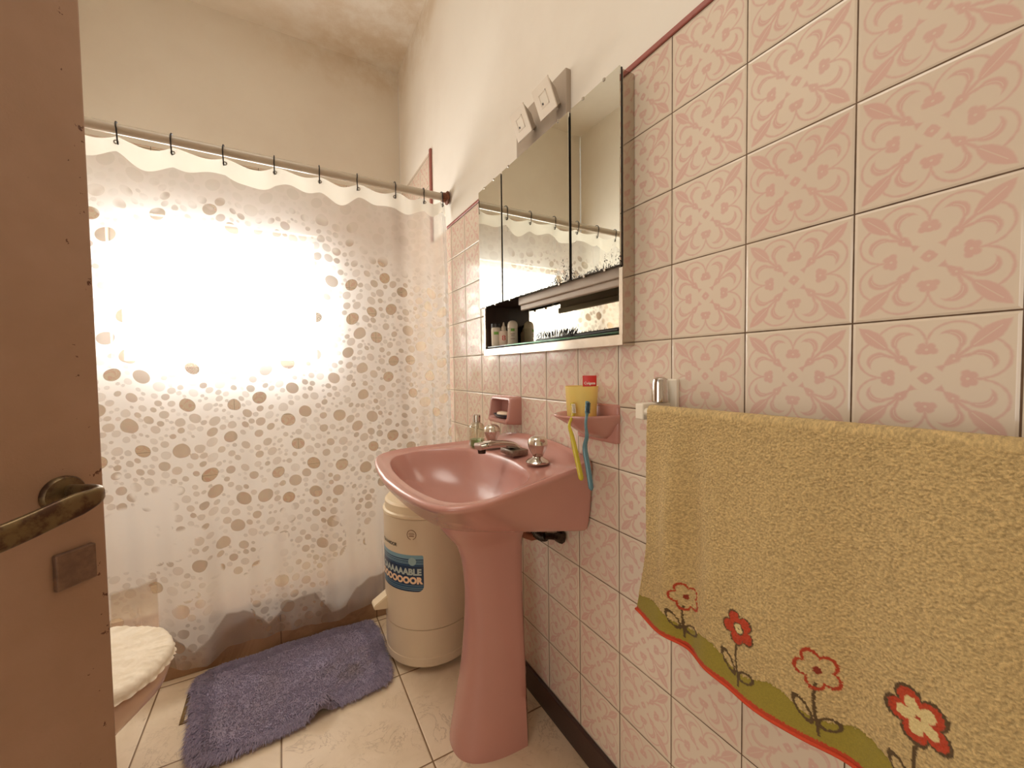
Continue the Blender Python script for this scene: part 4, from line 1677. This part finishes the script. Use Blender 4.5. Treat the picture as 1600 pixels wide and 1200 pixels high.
obj('tray_body', bm, simple('dark_blue_grey_plastic', (58, 64, 76), 0.3), tr_, True, 50)
bm = LATHE([(0.0005, 0), (0.6, 0), (0.95, 0.25), (1.0, 0.5), (0.92, 0.8), (0.6, 0.97), (0.0005, 1.0)], (0, 0, 0), 32,
           M=Matrix.Translation((-0.036, 1.112, 0.9075)) @ Matrix.Diagonal((0.017, 0.033, 0.015, 1)))
so_ = obj('soap_bar', bm, simple('cream_soap', (226, 204, 178), 0.35), None, True, 60)
tag(so_, 'small cream soap bar lying on the dark tray', 'soap')

# ------------------------------------------------------------------ ceramic cup holder
hl_ = thing('tumbler_holder', 'pink ceramic tumbler and toothbrush holder fixed to the tiles', 'holder', (0, 0.67, 0.9))
bm = bmesh.new()
L1 = [sq(0.0, 0.595, 0.745, 0.886, 0.980, rad=0.006), sq(-0.007, 0.595, 0.745, 0.886, 0.980, rad=0.008), sq(-0.011, 0.600, 0.740, 0.891, 0.975, rad=0.010)]
lv = [[bm.verts.new(p) for p in L] for L in L1]
for i in range(2):
    for k in range(20):
        bm.faces.new((lv[i][k], lv[i][(k + 1) % 20], lv[i + 1][(k + 1) % 20], lv[i + 1][k]))
bm.faces.new(lv[0][::-1])
bm.faces.new(lv[-1])
obj('wall_plate', bm, M_pink, hl_, True, 40)
# bowl-like shelf
HYC = 0.668
bm = bmesh.new()
RN = 40


def hring(rx, ry, z, x0=-0.006, tiltz=0.0):
    out = []
    for k in range(RN):
        a = PI * k / (RN - 1)
        x = x0 - rx * math.sin(a) ** 0.85
        out.append((x, HYC + ry * math.cos(a), z + tiltz * math.sin(a)))
    return out


LS = [hring(0.018, 0.040, 0.896), hring(0.050, 0.055, 0.908, tiltz=0.004), hring(0.085, 0.068, 0.927, tiltz=0.006), hring(0.112, 0.077, 0.944, tiltz=0.004),
      hring(0.118, 0.079, 0.950, tiltz=0.002), hring(0.119, 0.079, 0.954), hring(0.116, 0.077, 0.957), hring(0.110, 0.073, 0.956), hring(0.104, 0.069, 0.951), hring(0.095, 0.062, 0.944), hring(0.080, 0.050, 0.940), hring(0.03, 0.02, 0.9395)]
lv = [[bm.verts.new(p) for p in L] for L in LS]
for i in range(len(lv) - 1):
    for k in range(RN - 1):
        bm.faces.new((lv[i][k], lv[i][k + 1], lv[i + 1][k + 1], lv[i + 1][k]))
bm.faces.new(lv[-1])
bm.faces.new(lv[0][::-1])
obj('shelf', bm, M_pink, hl_, True, 60)
cup = thing('tumbler', 'yellow plastic tumbler standing in the pink holder', 'cup', (-0.058, 0.668, 0.9405))
bm = LATHE([(0.0005, 0), (0.0335, 0), (0.035, 0.002), (0.0400, 0.082), (0.0405, 0.0835), (0.039, 0.0835), (0.038, 0.081), (0.0335, 0.004), (0.0005, 0.004)], (-0.056, 0.668, 0.9410), 48)
obj('cup_body', bm, M_yellowcup, cup, True, 40)
# tube of toothpaste standing in the cup
tp = thing('toothpaste_tube', 'toothpaste tube with red crimped end standing in the yellow tumbler', 'toothpaste', (-0.045, 0.652, 0.95))
vdir = Vector((0.655, 0.755, 0)).normalized()     # width direction, faces the camera side
nd_ = Vector((-0.64, -0.768, 0)).normalized()
hd2 = Vector((0, 0, 1)).cross(nd_).normalized()
c0 = Vector((-0.046, 0.650, 0.947))
bm = bmesh.new()
ringsT = []
for (h, w, d) in ((0.0, 0.012, 0.012), (0.012, 0.012, 0.012), (0.016, 0.016, 0.013), (0.05, 0.0165, 0.009), (0.085, 0.0165, 0.003), (0.103, 0.0165, 0.0009)):
    ring = []
    for k in range(20):
        a = 2 * PI * k / 20
        ring.append(bm.verts.new(c0 + hd2 * (w * math.cos(a)) + nd_ * (d * math.sin(a)) + Vector((0, 0, h))))
    ringsT.append(ring)
for i in range(len(ringsT) - 1):
    for k in range(20):
        bm.faces.new((ringsT[i][k], ringsT[i][(k + 1) % 20], ringsT[i + 1][(k + 1) % 20], ringsT[i + 1][k]))
bm.faces.new(ringsT[0][::-1])
bm.faces.new(ringsT[-1])
tb = obj('tube_body', bm, M_red, tp, True, 50)
me_ = text_mesh('Colgate', 0.0085, 0.0, 0.0002)
for v in me_.vertices:
    x, y, z = v.co
    p_ = c0 + hd2 * x + nd_ * 0.0052 + Vector((0, 0, 0.085 + y - 0.0005))
    v.co = p_
me_.materials.clear()
me_.materials.append(M_textwhite)
link(bpy.data.objects.new('lettering', me_), tb)


def toothbrush(label, mat, pts, bris_mat, head_dir):
    t = thing('toothbrush', label, 'toothbrush', pts[-1], group='toothbrushes hanging in the pink holder')
    sp = spline(pts, 40)
    rad = []
    for i in range(40):
        u = i / 39
        rad.append(0.0055 if u < 0.13 else (0.0036 if u < 0.32 else 0.0036 + 0.0030 * math.sin(min(1, (u - 0.32) / 0.35) * PI / 2)))
    rad[-1] = 0.003
    bm = bmesh.new()
    tube(bm, [tuple(p) for p in sp], rad, 12, True, 0.75)
    obj('handle', bm, mat, t, True, 60)
    bm = bmesh.new()
    a, b = Vector(pts[0]), Vector(pts[1])
    hd = Vector(head_dir)
    for i in range(7):
        for j in (-1, 0, 1):
            c = a.lerp(b, 0.1 + 0.75 * i / 6)
            side = (b - a).normalized().cross(hd).normalized()
            c = c + side * j * 0.0028
            tube(bm, [c + hd * 0.003, c + hd * 0.012], 0.0013, 5)
    bo_ = obj('bristles', bm, bris_mat, t)
    return t


toothbrush('yellow see-through toothbrush hanging from the pink holder', M_brush_y,
           [(-0.1005, 0.648, 0.986), (-0.104, 0.640, 0.962), (-0.1255, 0.628, 0.940), (-0.126, 0.618, 0.915), (-0.124, 0.608, 0.880), (-0.122, 0.600, 0.850), (-0.120, 0.592, 0.818)],
           M_white, (-0.4, -0.9, 0))
toothbrush('blue see-through toothbrush hanging from the pink holder', M_brush_b,
           [(-0.095, 0.600, 0.992), (-0.104, 0.592, 0.966), (-0.115, 0.583, 0.945), (-0.113, 0.582, 0.918), (-0.112, 0.590, 0.890), (-0.111, 0.580, 0.845), (-0.110, 0.571, 0.800)],
           simple('blue_bristles', (40, 66, 84), 0.5), (-0.4, -0.9, 0))

# ------------------------------------------------------------------ towel bar and towel
tbr = thing('towel_bar', 'white towel bar with chrome capped bracket holding the towel', 'towel bar', (0, 0.445, 1.0))
for y_ in (0.452, -0.30):
    bm = bmesh.new()
    box(bm, -0.011, 0, y_ - 0.022, y_ + 0.020, 0.958, 1.044, 0.003)
    bk = obj('bracket', bm, M_white, tbr)
    bm = bmesh.new()
    box(bm, -0.090, -0.010, y_ - 0.008, y_ + 0.012, 0.966, 0.998, 0.003)
    obj('arm', bm, M_white, bk)
    bm = bmesh.new()
    bmx = LATHE([(0.0005, 0.999), (0.0155, 0.999), (0.0155, 1.034), (0.0135, 1.044), (0.008, 1.048), (0.0005, 1.049)], (0, 0, 0), 28, M=Matrix.Translation((-0.034, y_ - 0.002, 0)) @ Matrix.Diagonal((1.15, 0.95, 1, 1)))
    obj('chrome_cap', bmx, M_chrome, bk, True, 40)
obj('bar', TUBE([(-0.080, 0.445, 0.982), (-0.080, -0.295, 0.982)], 0.0075, 16), M_white, tbr, True, 40)


def towel_mesh():
    ny, nt = 620, 400
    YT0, YT1 = 0.432, -0.262
    back_len = 0.30
    Rb = 0.0125
    front_len = 0.405
    arc = PI * Rb
    tot = back_len + arc + front_len
    # rows: dense on the front, coarse behind
    s = np.r_[np.linspace(0, back_len, 24, endpoint=False), np.linspace(back_len, back_len + arc, 16, endpoint=False), np.linspace(back_len + arc, tot, nt)]
    y = np.linspace(YT0, YT1, ny)
    YY, SS = np.meshgrid(y, s)
    bx, bz = -0.080, 0.984
    X_ = np.zeros_like(YY)
    Z_ = np.zeros_like(YY)
    back = SS < back_len
    ar = (SS >= back_len) & (SS < back_len + arc)
    fr_ = SS >= back_len + arc
    X_[back] = bx + Rb
    Z_[back] = bz - (back_len - SS[back])
    th = (SS[ar] - back_len) / Rb
    X_[ar] = bx + Rb * np.cos(th)
    Z_[ar] = bz + Rb * np.sin(th)
    dd = SS[fr_] - back_len - arc
    X_[fr_] = bx - Rb
    Z_[fr_] = bz - dd
    d = np.clip(SS - back_len - arc, 0, None)
    k = d / front_len
    fm = fr_.astype(float)
    # folds of the front panel (negative = out into the room)
    w = -0.015 * np.exp(-((YY - 0.372) / 0.022) ** 2) * np.clip(k * 2.2, 0, 1) * np.clip(1.5 - 1.2 * k, 0, 1)
    w += 0.010 * np.exp(-((YY - 0.332) / 0.020) ** 2) * np.clip(k * 2, 0, 1)
    w += -0.005 * np.exp(-((YY - 0.290) / 0.022) ** 2) * np.clip(k * 1.6, 0, 1)
    w += -0.010 * np.exp(-((YY - 0.20 - 0.02 * k) / 0.05) ** 2) * k
    w += 0.010 * np.exp(-((YY - 0.112) / 0.03) ** 2) * np.clip(k * 1.3, 0, 1)
    w += -0.024 * np.exp(-((YY + 0.02 - 0.06 * (1 - k)) / 0.045) ** 2) * k ** 1.2
    w += 0.022 * np.exp(-((YY - 0.46) / 0.05) ** 2) * k ** 3
    w += -0.010 * k * 0.9
    X_ += 1.2 * w * fm
    # the lower far corner flares away along the wall
    flare = np.clip((YY - 0.25) / 0.18, 0, 1) ** 1.5 * np.clip((k - 0.62) / 0.38, 0, 1) ** 1.3
    Y_ = YY + 0.036 * flare * fm
    Z_ = Z_ + fm * k * (0.004 * np.sin(YY * 17 + 1.0) - 0.003 - 0.014 * np.clip((0.25 - YY) / 0.25, 0, 1))
    # terry loops
    amp = (0.0011 * fm)
    g = np.random.default_rng(5)
    nz_ = g.normal(size=X_.shape)
    nz_ = (nz_ + np.roll(nz_, 1, 0) + np.roll(nz_, 1, 1)) / 1.7
    hy = Y_
    zloc = Z_
    frontlen = d
    hem_d = front_len - d                   # height above the hem
    v_front = np.where(fm > 0, hem_d, 1.0)
    # woven pattern, in towel coordinates (yy, hem_d)
    colr = np.empty(X_.shape + (3,))
    base = np.array(lin(198, 170, 116)[:3])
    colr[:] = base
    loops = np.clip(0.5 + 0.28 * nz_, 0, 1)[..., None]
    colr = colr * (0.70 + 0.55 * loops)
    olive = np.array(lin(150, 134, 44)[:3])
    red = np.array(lin(186, 60, 26)[:3])
    dk = np.array(lin(86, 64, 34)[:3])
    pale = np.array(lin(222, 200, 140)[:3])
    jit = 0.0006 * nz_
    hh = v_front + jit
    pitch = 0.098
    top = 0.043 + 0.008 * np.cos(2 * PI * (YY - 0.39) / pitch)
    flat_ = np.zeros(X_.shape)

    def paint(mask, c, f=0.0):
        colr[mask] = c
        if f:
            flat_[mask] = f
    olive_m = (hh < top) & (fm > 0)
    paint(olive_m, olive, 1)
    colr[olive_m] *= (0.92 + 0.14 * np.clip(0.5 + 0.3 * nz_[olive_m], 0, 1))[:, None]
    paint((hh < 0.0085) & (fm > 0), red, 1)
    # flowers
    for i, (fy, sty) in enumerate(((0.341, 0), (0.244, 1), (0.145, 0), (0.047, 2), (-0.05, 1), (-0.148, 0), (-0.246, 2))):
        u = YY - fy
        u = -u
        v = v_front - 0.089
        uu_, vv2 = u + jit * 0.5, v + jit * 0.5
        off_ = (0.0, 0.010, 0.010, 0.024, 0.0, 0.0, 0.0)[i]
        fsc = (1.0, 1.0, 1.05, 1.18, 1.0, 1.0, 1.0)[i]
        vf_ = (vv2 - off_)
        rr = np.sqrt(uu_ ** 2 + vf_ ** 2) / fsc
        npet = 5
        an = np.arctan2(vf_, uu_)
        # petal outline: five lobes
        rot = 0.45
        lobe = np.abs(np.cos((an + rot) * npet / 2))
        R_ = 0.0165 + 0.0092 * lobe ** 0.7
        sc = 1.0
        # stem
        stem = (np.abs(uu_ - 0.003 * np.sin(v * 60)) < 0.0018) & (v - off_ < -0.016) & (v > -0.074)
        paint(stem & (fm > 0), dk, 0.5)
        for sgn, cu, cv, ru, rv, ra in ((1, 0.0135, -0.054, 0.0125, 0.0075, 0.45), (-1, -0.014, -0.047, 0.0165, 0.0070, -0.95)):
            ca, sa = math.cos(ra), math.sin(ra)
            a_ = (uu_ - cu) * ca + (vv2 - cv) * sa
            b_ = -(uu_ - cu) * sa + (vv2 - cv) * ca
            e = np.sqrt((a_ / ru) ** 2 + (b_ / rv) ** 2)
            paint((e < 1.14) & (e > 0.74) & (fm > 0), dk, 0.5)
        if sty == 0:
            paint((rr < R_) & (rr > R_ - 0.0042) & (fm > 0), red * 0.85)
            paint((rr < 0.0045) & (fm > 0), red * 0.5)
        elif sty == 1:
            paint((rr < R_) & (fm > 0), dk)
            paint((rr < R_ - 0.0025) & (fm > 0), red)
            paint((rr < 0.0085) & (fm > 0), dk)
            paint((rr < 0.0065) & (fm > 0), pale)
            paint((rr < 0.0015) & (fm > 0), dk)
        else:
            paint((rr < R_ + 0.001) & (fm > 0), dk)
            paint((rr < R_ - 0.0022) & (fm > 0), red)
            paint((rr < R_ - 0.0090) & (fm > 0), pale)
            paint((rr < 0.0022) & (fm > 0), red * 0.8)
    disp = nz_ * 0.00045 * (1 - flat_) * fm
    X_ = X_ - disp
    Z_ = Z_ + 0.0002 * g.normal(size=X_.shape) * fm * (1 - flat_)
    # small depression of the flat-woven band
    X_ = X_ + 0.0012 * flat_ * fm
    Vt = np.stack([X_.ravel(), Y_.ravel(), Z_.ravel()], 1)
    ii = np.arange(X_.size).reshape(X_.shape)
    Ft = np.stack([ii[:-1, :-1].ravel(), ii[1:, :-1].ravel(), ii[1:, 1:].ravel(), ii[:-1, 1:].ravel()], 1)
    me = np_mesh('towel', Vt, Ft)
    ca_ = me.attributes.new('weave', 'FLOAT_COLOR', 'POINT')
    c4 = np.concatenate([np.clip(colr, 0, 1), np.ones(X_.shape + (1,))], 2)
    ca_.data.foreach_set('color', c4.astype(np.float32).ravel())
    return me


def towel_mat():
    n = N('terry_cloth')
    a = n.n('ShaderNodeAttribute', attribute_name='weave')
    f = n.noise(900, 2, 0.6)
    c = n.mix(n.m('MULTIPLY', n.step(f, 0.35, 0.7), 0.35), a.outputs['Color'], n.mix(0.55, a.outputs['Color'], (0.10, 0.07, 0.02, 1)))
    nm = n.bump(n.noise(700, 3, 0.7), 0.6, 0.0015)
    return n.done(n.bsdf(c, 0.9, 0, nm, Sheen_Weight=0.08, Sheen_Roughness=0.5))


tm = towel_mesh()
tm.materials.append(towel_mat())
tw = bpy.data.objects.new('towel', tm)
COL.objects.link(tw)
tag(tw, 'olive tan terry towel with red flowers along its hem, over the towel bar', 'towel')
# hem piping along the bottom edge of the front panel and the far side seam
mv = np.empty(len(tm.vertices) * 3, np.float32)
tm.vertices.foreach_get('co', mv)
mv = mv.reshape(-1, 620, 3)
hemrow = mv[-1, ::6]
k_ = np.ones(5) / 5
hx_ = np.convolve(np.pad(hemrow[:, 0], 2, 'edge'), k_, 'valid')
bm = TUBE([(float(hx_[i]), float(hemrow[i, 1]), float(hemrow[i, 2]) + 0.001) for i in range(len(hemrow))], 0.0026, 8)
obj('hem', bm, simple('red_hem_stitching', (196, 66, 30), 0.8, bump=0.5, bscale=600), tw, True)['label'] = 'red stitched hem'

# ------------------------------------------------------------------ bath mat
def mat_shape():
    pts = [(-.958, 1.424), (-.978, 1.585), (-.950, 1.634), (-.88, 1.643), (-.807, 1.648), (-.635, 1.655), (-.443, 1.650), (-.400, 1.628), (-.388, 1.54), (-.392, 1.41), (-.398, 1.310), (-.424, 1.270), (-.506, 1.260), (-.602, 1.252), (-.645, 1.240), (-.724, 1.230), (-.787, 1.226), (-.861, 1.222), (-.920, 1.234), (-.949, 1.295)]
    P = pts[-2:] + pts + pts[:3]
    s = spline(P, 420)
    # keep one full turn
    c = np.array([-.67, 1.44])
    out = spline(pts + [pts[0]], 160)[:-1]
    return out


mo = mat_shape()
mc = np.array([-0.67, 1.44])


def mat_h(x, y, t):
    """pile height over the floor; t = 0 centre .. 1 edge"""
    h = 0.008 + 0.007 * sstep(t, 0.55, 0.85) * (1 - sstep(t, 0.93, 1.0))
    # ruck where the mat is kinked by the near edge
    h += 0.036 * math.exp(-(((x + 0.618) - (y - 1.25) * 0.35) / 0.024) ** 2) * math.exp(-((y - 1.245) / 0.06) ** 2)
    h += 0.002 * math.sin(x * 37) * math.sin(y * 41)
    return h


bm = bmesh.new()
NR = 30
prev = None
rows = []
for i in range(NR + 1):
    t = i / NR
    row = []
    for p in mo:
        q = mc + (p - mc) * max(t, 0.001)
        row.append(bm.verts.new((q[0], q[1], mat_h(q[0], q[1], t) * (1 if t < 1 else 0.7))))
    rows.append(row)
nm_ = len(mo)
for i in range(NR):
    for k in range(nm_):
        bm.faces.new((rows[i][k], rows[i][(k + 1) % nm_], rows[i + 1][(k + 1) % nm_], rows[i + 1][k]))
low = [bm.verts.new((v.co.x, v.co.y, max(0.001, v.co.z - 0.009))) for v in rows[-1]]
for k in range(nm_):
    bm.faces.new((rows[-1][k], rows[-1][(k + 1) % nm_], low[(k + 1) % nm_], low[k]))


def mat_col(name, dark=1.0):
    n = N(name)
    p = n.pos()
    f = n.noise(60, 4, 0.7)
    c = n.mix(n.step(f, 0.3, 0.7), lin(166, 156, 180), lin(142, 131, 156))
    # worn brownish patches in the trodden middle
    xz = n.xyz()
    d1 = n.length(n.m('DIVIDE', n.m('ADD', xz[0], 0.50), 0.11), n.m('DIVIDE', n.m('SUBTRACT', xz[1], 1.42), 0.09))
    w = n.m('MULTIPLY', n.m('SUBTRACT', 1.0, n.step(d1, 0.3, 1.25)), n.step(n.noise(13, 4, 0.7), 0.35, 0.6))
    c = n.mix(n.m('MULTIPLY', w, 0.65), c, lin(122, 106, 100))
    g = n.step(n.noise(7, 3, 0.6), 0.45, 0.65)
    c = n.mix(n.m('MULTIPLY', g, 0.3), c, lin(152, 140, 152))
    nm = n.bump(n.noise(300, 4, 0.8), 0.8, 0.003)
    return n.done(n.bsdf(c, 0.95, 0, nm, Sheen_Weight=0.2))


M_mat = mat_col('violet_blue_pile')
bathmat = obj('bath_mat', bm, M_mat, None, True)
tag(bathmat, 'shaggy violet blue bath mat on the floor by the curtain', 'mat')
# shaggy tufts: bent tapered locks, longer round the border
tv, tf = [], []
edge_pts = mo
cnt = 0
rr_ = random.Random(11)
while cnt < 24000:
    if cnt < 8500:
        t = 1 - abs(rr_.gauss(0, 0.075))
        if t > 1.0 or t < 0.6:
            continue
    else:
        t = math.sqrt(rr_.random()) * 0.93
    k = rr_.random() * nm_
    a, b = mo[int(k)], mo[(int(k) + 1) % nm_]
    p = a + (b - a) * (k % 1)
    q = mc + (p - mc) * t
    z = mat_h(q[0], q[1], t) - 0.001
    outw = (p - mc) / np.linalg.norm(p - mc)
    e_ = sstep(t, 0.78, 1.0)
    L = (0.0048 + 0.0152 * e_) * rr_.uniform(0.7, 1.25)
    ang = rr_.uniform(-0.7, 0.7)
    ox, oy = outw[0] * math.cos(ang) - outw[1] * math.sin(ang), outw[0] * math.sin(ang) + outw[1] * math.cos(ang)
    lean = 0.35 + 0.75 * e_ + rr_.uniform(-0.2, 0.2)
    if t < 0.75:
        ox, oy = math.cos(rr_.uniform(0, 6.28)), math.sin(rr_.uniform(0, 6.28))
        lean = rr_.uniform(0.5, 1.1)
    w = rr_.uniform(0.0008, 0.0013) + 0.0005 * e_
    sx_, sy_ = -oy, ox
    p0 = (q[0], q[1], z)
    p1 = (q[0] + ox * L * lean * 0.45, q[1] + oy * L * lean * 0.45, z + L * 0.62 * (1 - 0.3 * e_))
    p2 = (q[0] + ox * L * lean, q[1] + oy * L * lean, max(0.0015, z + L * (0.85 - 0.75 * e_)))
    base = len(tv)
    tv += [(p0[0] - sx_ * w, p0[1] - sy_ * w, p0[2]), (p0[0] + sx_ * w, p0[1] + sy_ * w, p0[2]), (p0[0] + ox * w, p0[1] + oy * w, p0[2] + w),
           (p1[0] - sx_ * w, p1[1] - sy_ * w, p1[2]), (p1[0] + sx_ * w, p1[1] + sy_ * w, p1[2]), (p1[0] - ox * w, p1[1] - oy * w, p1[2] + w), (p2[0], p2[1], p2[2])]
    for f in ((0, 1, 4, 3), (1, 2, 5, 4), (2, 0, 3, 5)):
        tf.append(tuple(base + i for i in f))
    for f in ((3, 4, 6), (4, 5, 6), (5, 3, 6)):
        tf.append(tuple(base + i for i in f))
    cnt += 1
po = obj('pile', (tv, tf), M_mat, bathmat)
po['kind'] = 'stuff'

# floor drain, half under the mat
fd = thing('floor_drain', 'dark metal floor drain frame half hidden under the bath mat', 'drain', (-0.94, 1.51, 0))
bm = bmesh.new()
dx0, dx1, dy0, dy1 = -0.995, -0.865, 1.432, 1.586
fw = 0.010
box(bm, dx0, dx0 + fw, dy0, dy1, 0, 0.003)
box(bm, dx1 - fw, dx1, dy0, dy1, 0, 0.003)
box(bm, dx0 + fw, dx1 - fw, dy0, dy0 + fw, 0, 0.003)
box(bm, dx0 + fw, dx1 - fw, dy1 - fw, dy1, 0, 0.003)
obj('frame', bm, simple('brown_brass', (112, 86, 48), 0.4, 0.6, var=0.3), fd)
bm = bmesh.new()
for k in range(6):
    x_ = dx0 + 0.018 + k * 0.018
    box(bm, x_, x_ + 0.009, dy0 + fw, dy1 - fw, 0, 0.0022)
obj('grate', bm, simple('dark_grate', (52, 40, 30), 0.5, 0.4), fd)

# ------------------------------------------------------------------ toilet
TX, TY = -1.155, 1.105
wc = thing('toilet', 'pale pink toilet with closed lid beside the door', 'toilet', (-1.2, TY, 0))
M_wc = ceramic('pale_pink_ceramic', (226, 196, 176))
bm = bmesh.new()


def egg(cx_, rx, ry, z, n_=48, back=1.0):
    out = []
    for k in range(n_):
        a = 2 * PI * k / n_
        x = math.cos(a)
        out.append((cx_ + rx * x * (1.0 if x > 0 else back), TY + ry * math.sin(a), z))
    return out


LW = [egg(-1.26, 0.115, 0.095, 0.0, back=1.1), egg(-1.26, 0.115, 0.095, 0.02, back=1.1), egg(-1.27, 0.10, 0.085, 0.12, back=1.1), egg(-1.24, 0.13, 0.11, 0.21, back=1.1), egg(-1.20, 0.185, 0.15, 0.29, back=1.1),
      egg(-1.165, 0.212, 0.172, 0.35, back=1.1), egg(-1.155, 0.215, 0.177, 0.385, back=1.1), egg(-1.155, 0.208, 0.172, 0.395, back=1.1), egg(-1.155, 0.15, 0.12, 0.395, back=1.1)]
lv = [[bm.verts.new(p) for p in L] for L in LW]
for i in range(len(lv) - 1):
    for k in range(48):
        bm.faces.new((lv[i][k], lv[i][(k + 1) % 48], lv[i + 1][(k + 1) % 48], lv[i + 1][k]))
bm.faces.new(lv[0][::-1])
bm.faces.new(lv[-1])
obj('bowl', bm, M_wc, wc, True, 60)
bm = bmesh.new()
LW = [egg(-1.155, 0.205, 0.170, 0.396, back=1.15), egg(-1.155, 0.213, 0.177, 0.402, back=1.15), egg(-1.155, 0.213, 0.177, 0.410, back=1.15), egg(-1.155, 0.20, 0.165, 0.420, back=1.15), egg(-1.155, 0.10, 0.08, 0.424, back=1.15)]
lv = [[bm.verts.new(p) for p in L] for L in LW]
for i in range(len(lv) - 1):
    for k in range(48):
        bm.faces.new((lv[i][k], lv[i][(k + 1) % 48], lv[i + 1][(k + 1) % 48], lv[i + 1][k]))
bm.faces.new(lv[0][::-1])
bm.faces.new(lv[-1])
obj('lid', bm, M_white, wc, True, 60)
bm = BOX(XL + 0.012, XL + 0.18, TY - 0.20, TY + 0.20, 0.40, 0.76, 0.02, 4)
obj('tank', bm, M_wc, wc, True, 40)
bm = BOX(XL + 0.008, XL + 0.19, TY - 0.21, TY + 0.21, 0.762, 0.79, 0.008, 3)
obj('tank_lid', bm, M_wc, wc, True, 40)
# lace-edged cloth cover on the lid
NC = 360
vv_, ff_ = [], []
NRR = 40
gl_ = np.random.default_rng(4)
for i in range(NRR + 1):
    t = i / NRR
    for k in range(NC):
        a = 2 * PI * k / NC
        x = math.cos(a)
        rx, ry = 0.219 * (1.0 if x > 0 else 1.15), 0.183
        tt_ = t * 1.04
        sc = 1.0
        if t > 0.999:
            sc = 1 + 0.020 * abs(math.sin(a * 26)) - 0.004
        r = min(tt_, 1.0)
        z = 0.4265 + 0.004 * (1 - r * r) + 0.0022 * math.sin(a * 9 + 3 * t) * t + 0.0012 * math.sin(a * 23 + 8 * t) * t
        pleat = 0.0009 * math.sin(a * 58 + 1.5 * math.sin(a * 7)) * sstep(t, 0.72, 0.84)
        z += pleat
        # overhang drops over the lid's edge
        drop = sstep(t, 0.88, 1.0)
        z -= 0.024 * drop * (1 + 0.15 * math.sin(a * 5 + 1))
        rr2 = (min(t, 0.93) / 0.93) * 1.0 + 0.006 * drop
        px = TX + rx * x * rr2 * sc
        py = TY + ry * math.sin(a) * rr2 * sc
        vv_.append((px, py, z))
for i in range(NRR):
    for k in range(NC):
        ff_.append((i * NC + k, i * NC + (k + 1) % NC, (i + 1) * NC + (k + 1) % NC, (i + 1) * NC + k))


def cloth_mat():
    n = N('cream_lace_cloth')
    a = n.noise(28, 4, 0.6, None, 1.5)
    c = n.mix(n.step(a, 0.3, 0.7), lin(242, 232, 214), lin(232, 220, 198))
    v = n.n('ShaderNodeTexVoronoi')
    v.inputs['Scale'].default_value = 130
    n.put(v.inputs['Vector'], n.pos())
    nm = n.bump(n.m('ADD', n.m('MULTIPLY', a, 1.6), n.m('MULTIPLY', v.outputs['Distance'], 0.5)), 0.4, 0.002)
    return n.done(n.bsdf(c, 0.85, 0, nm))


cov = obj('lid_cover', (vv_, ff_), cloth_mat(), None, True)
tag(cov, 'cream lace-edged cloth cover spread over the toilet lid', 'lid cover')
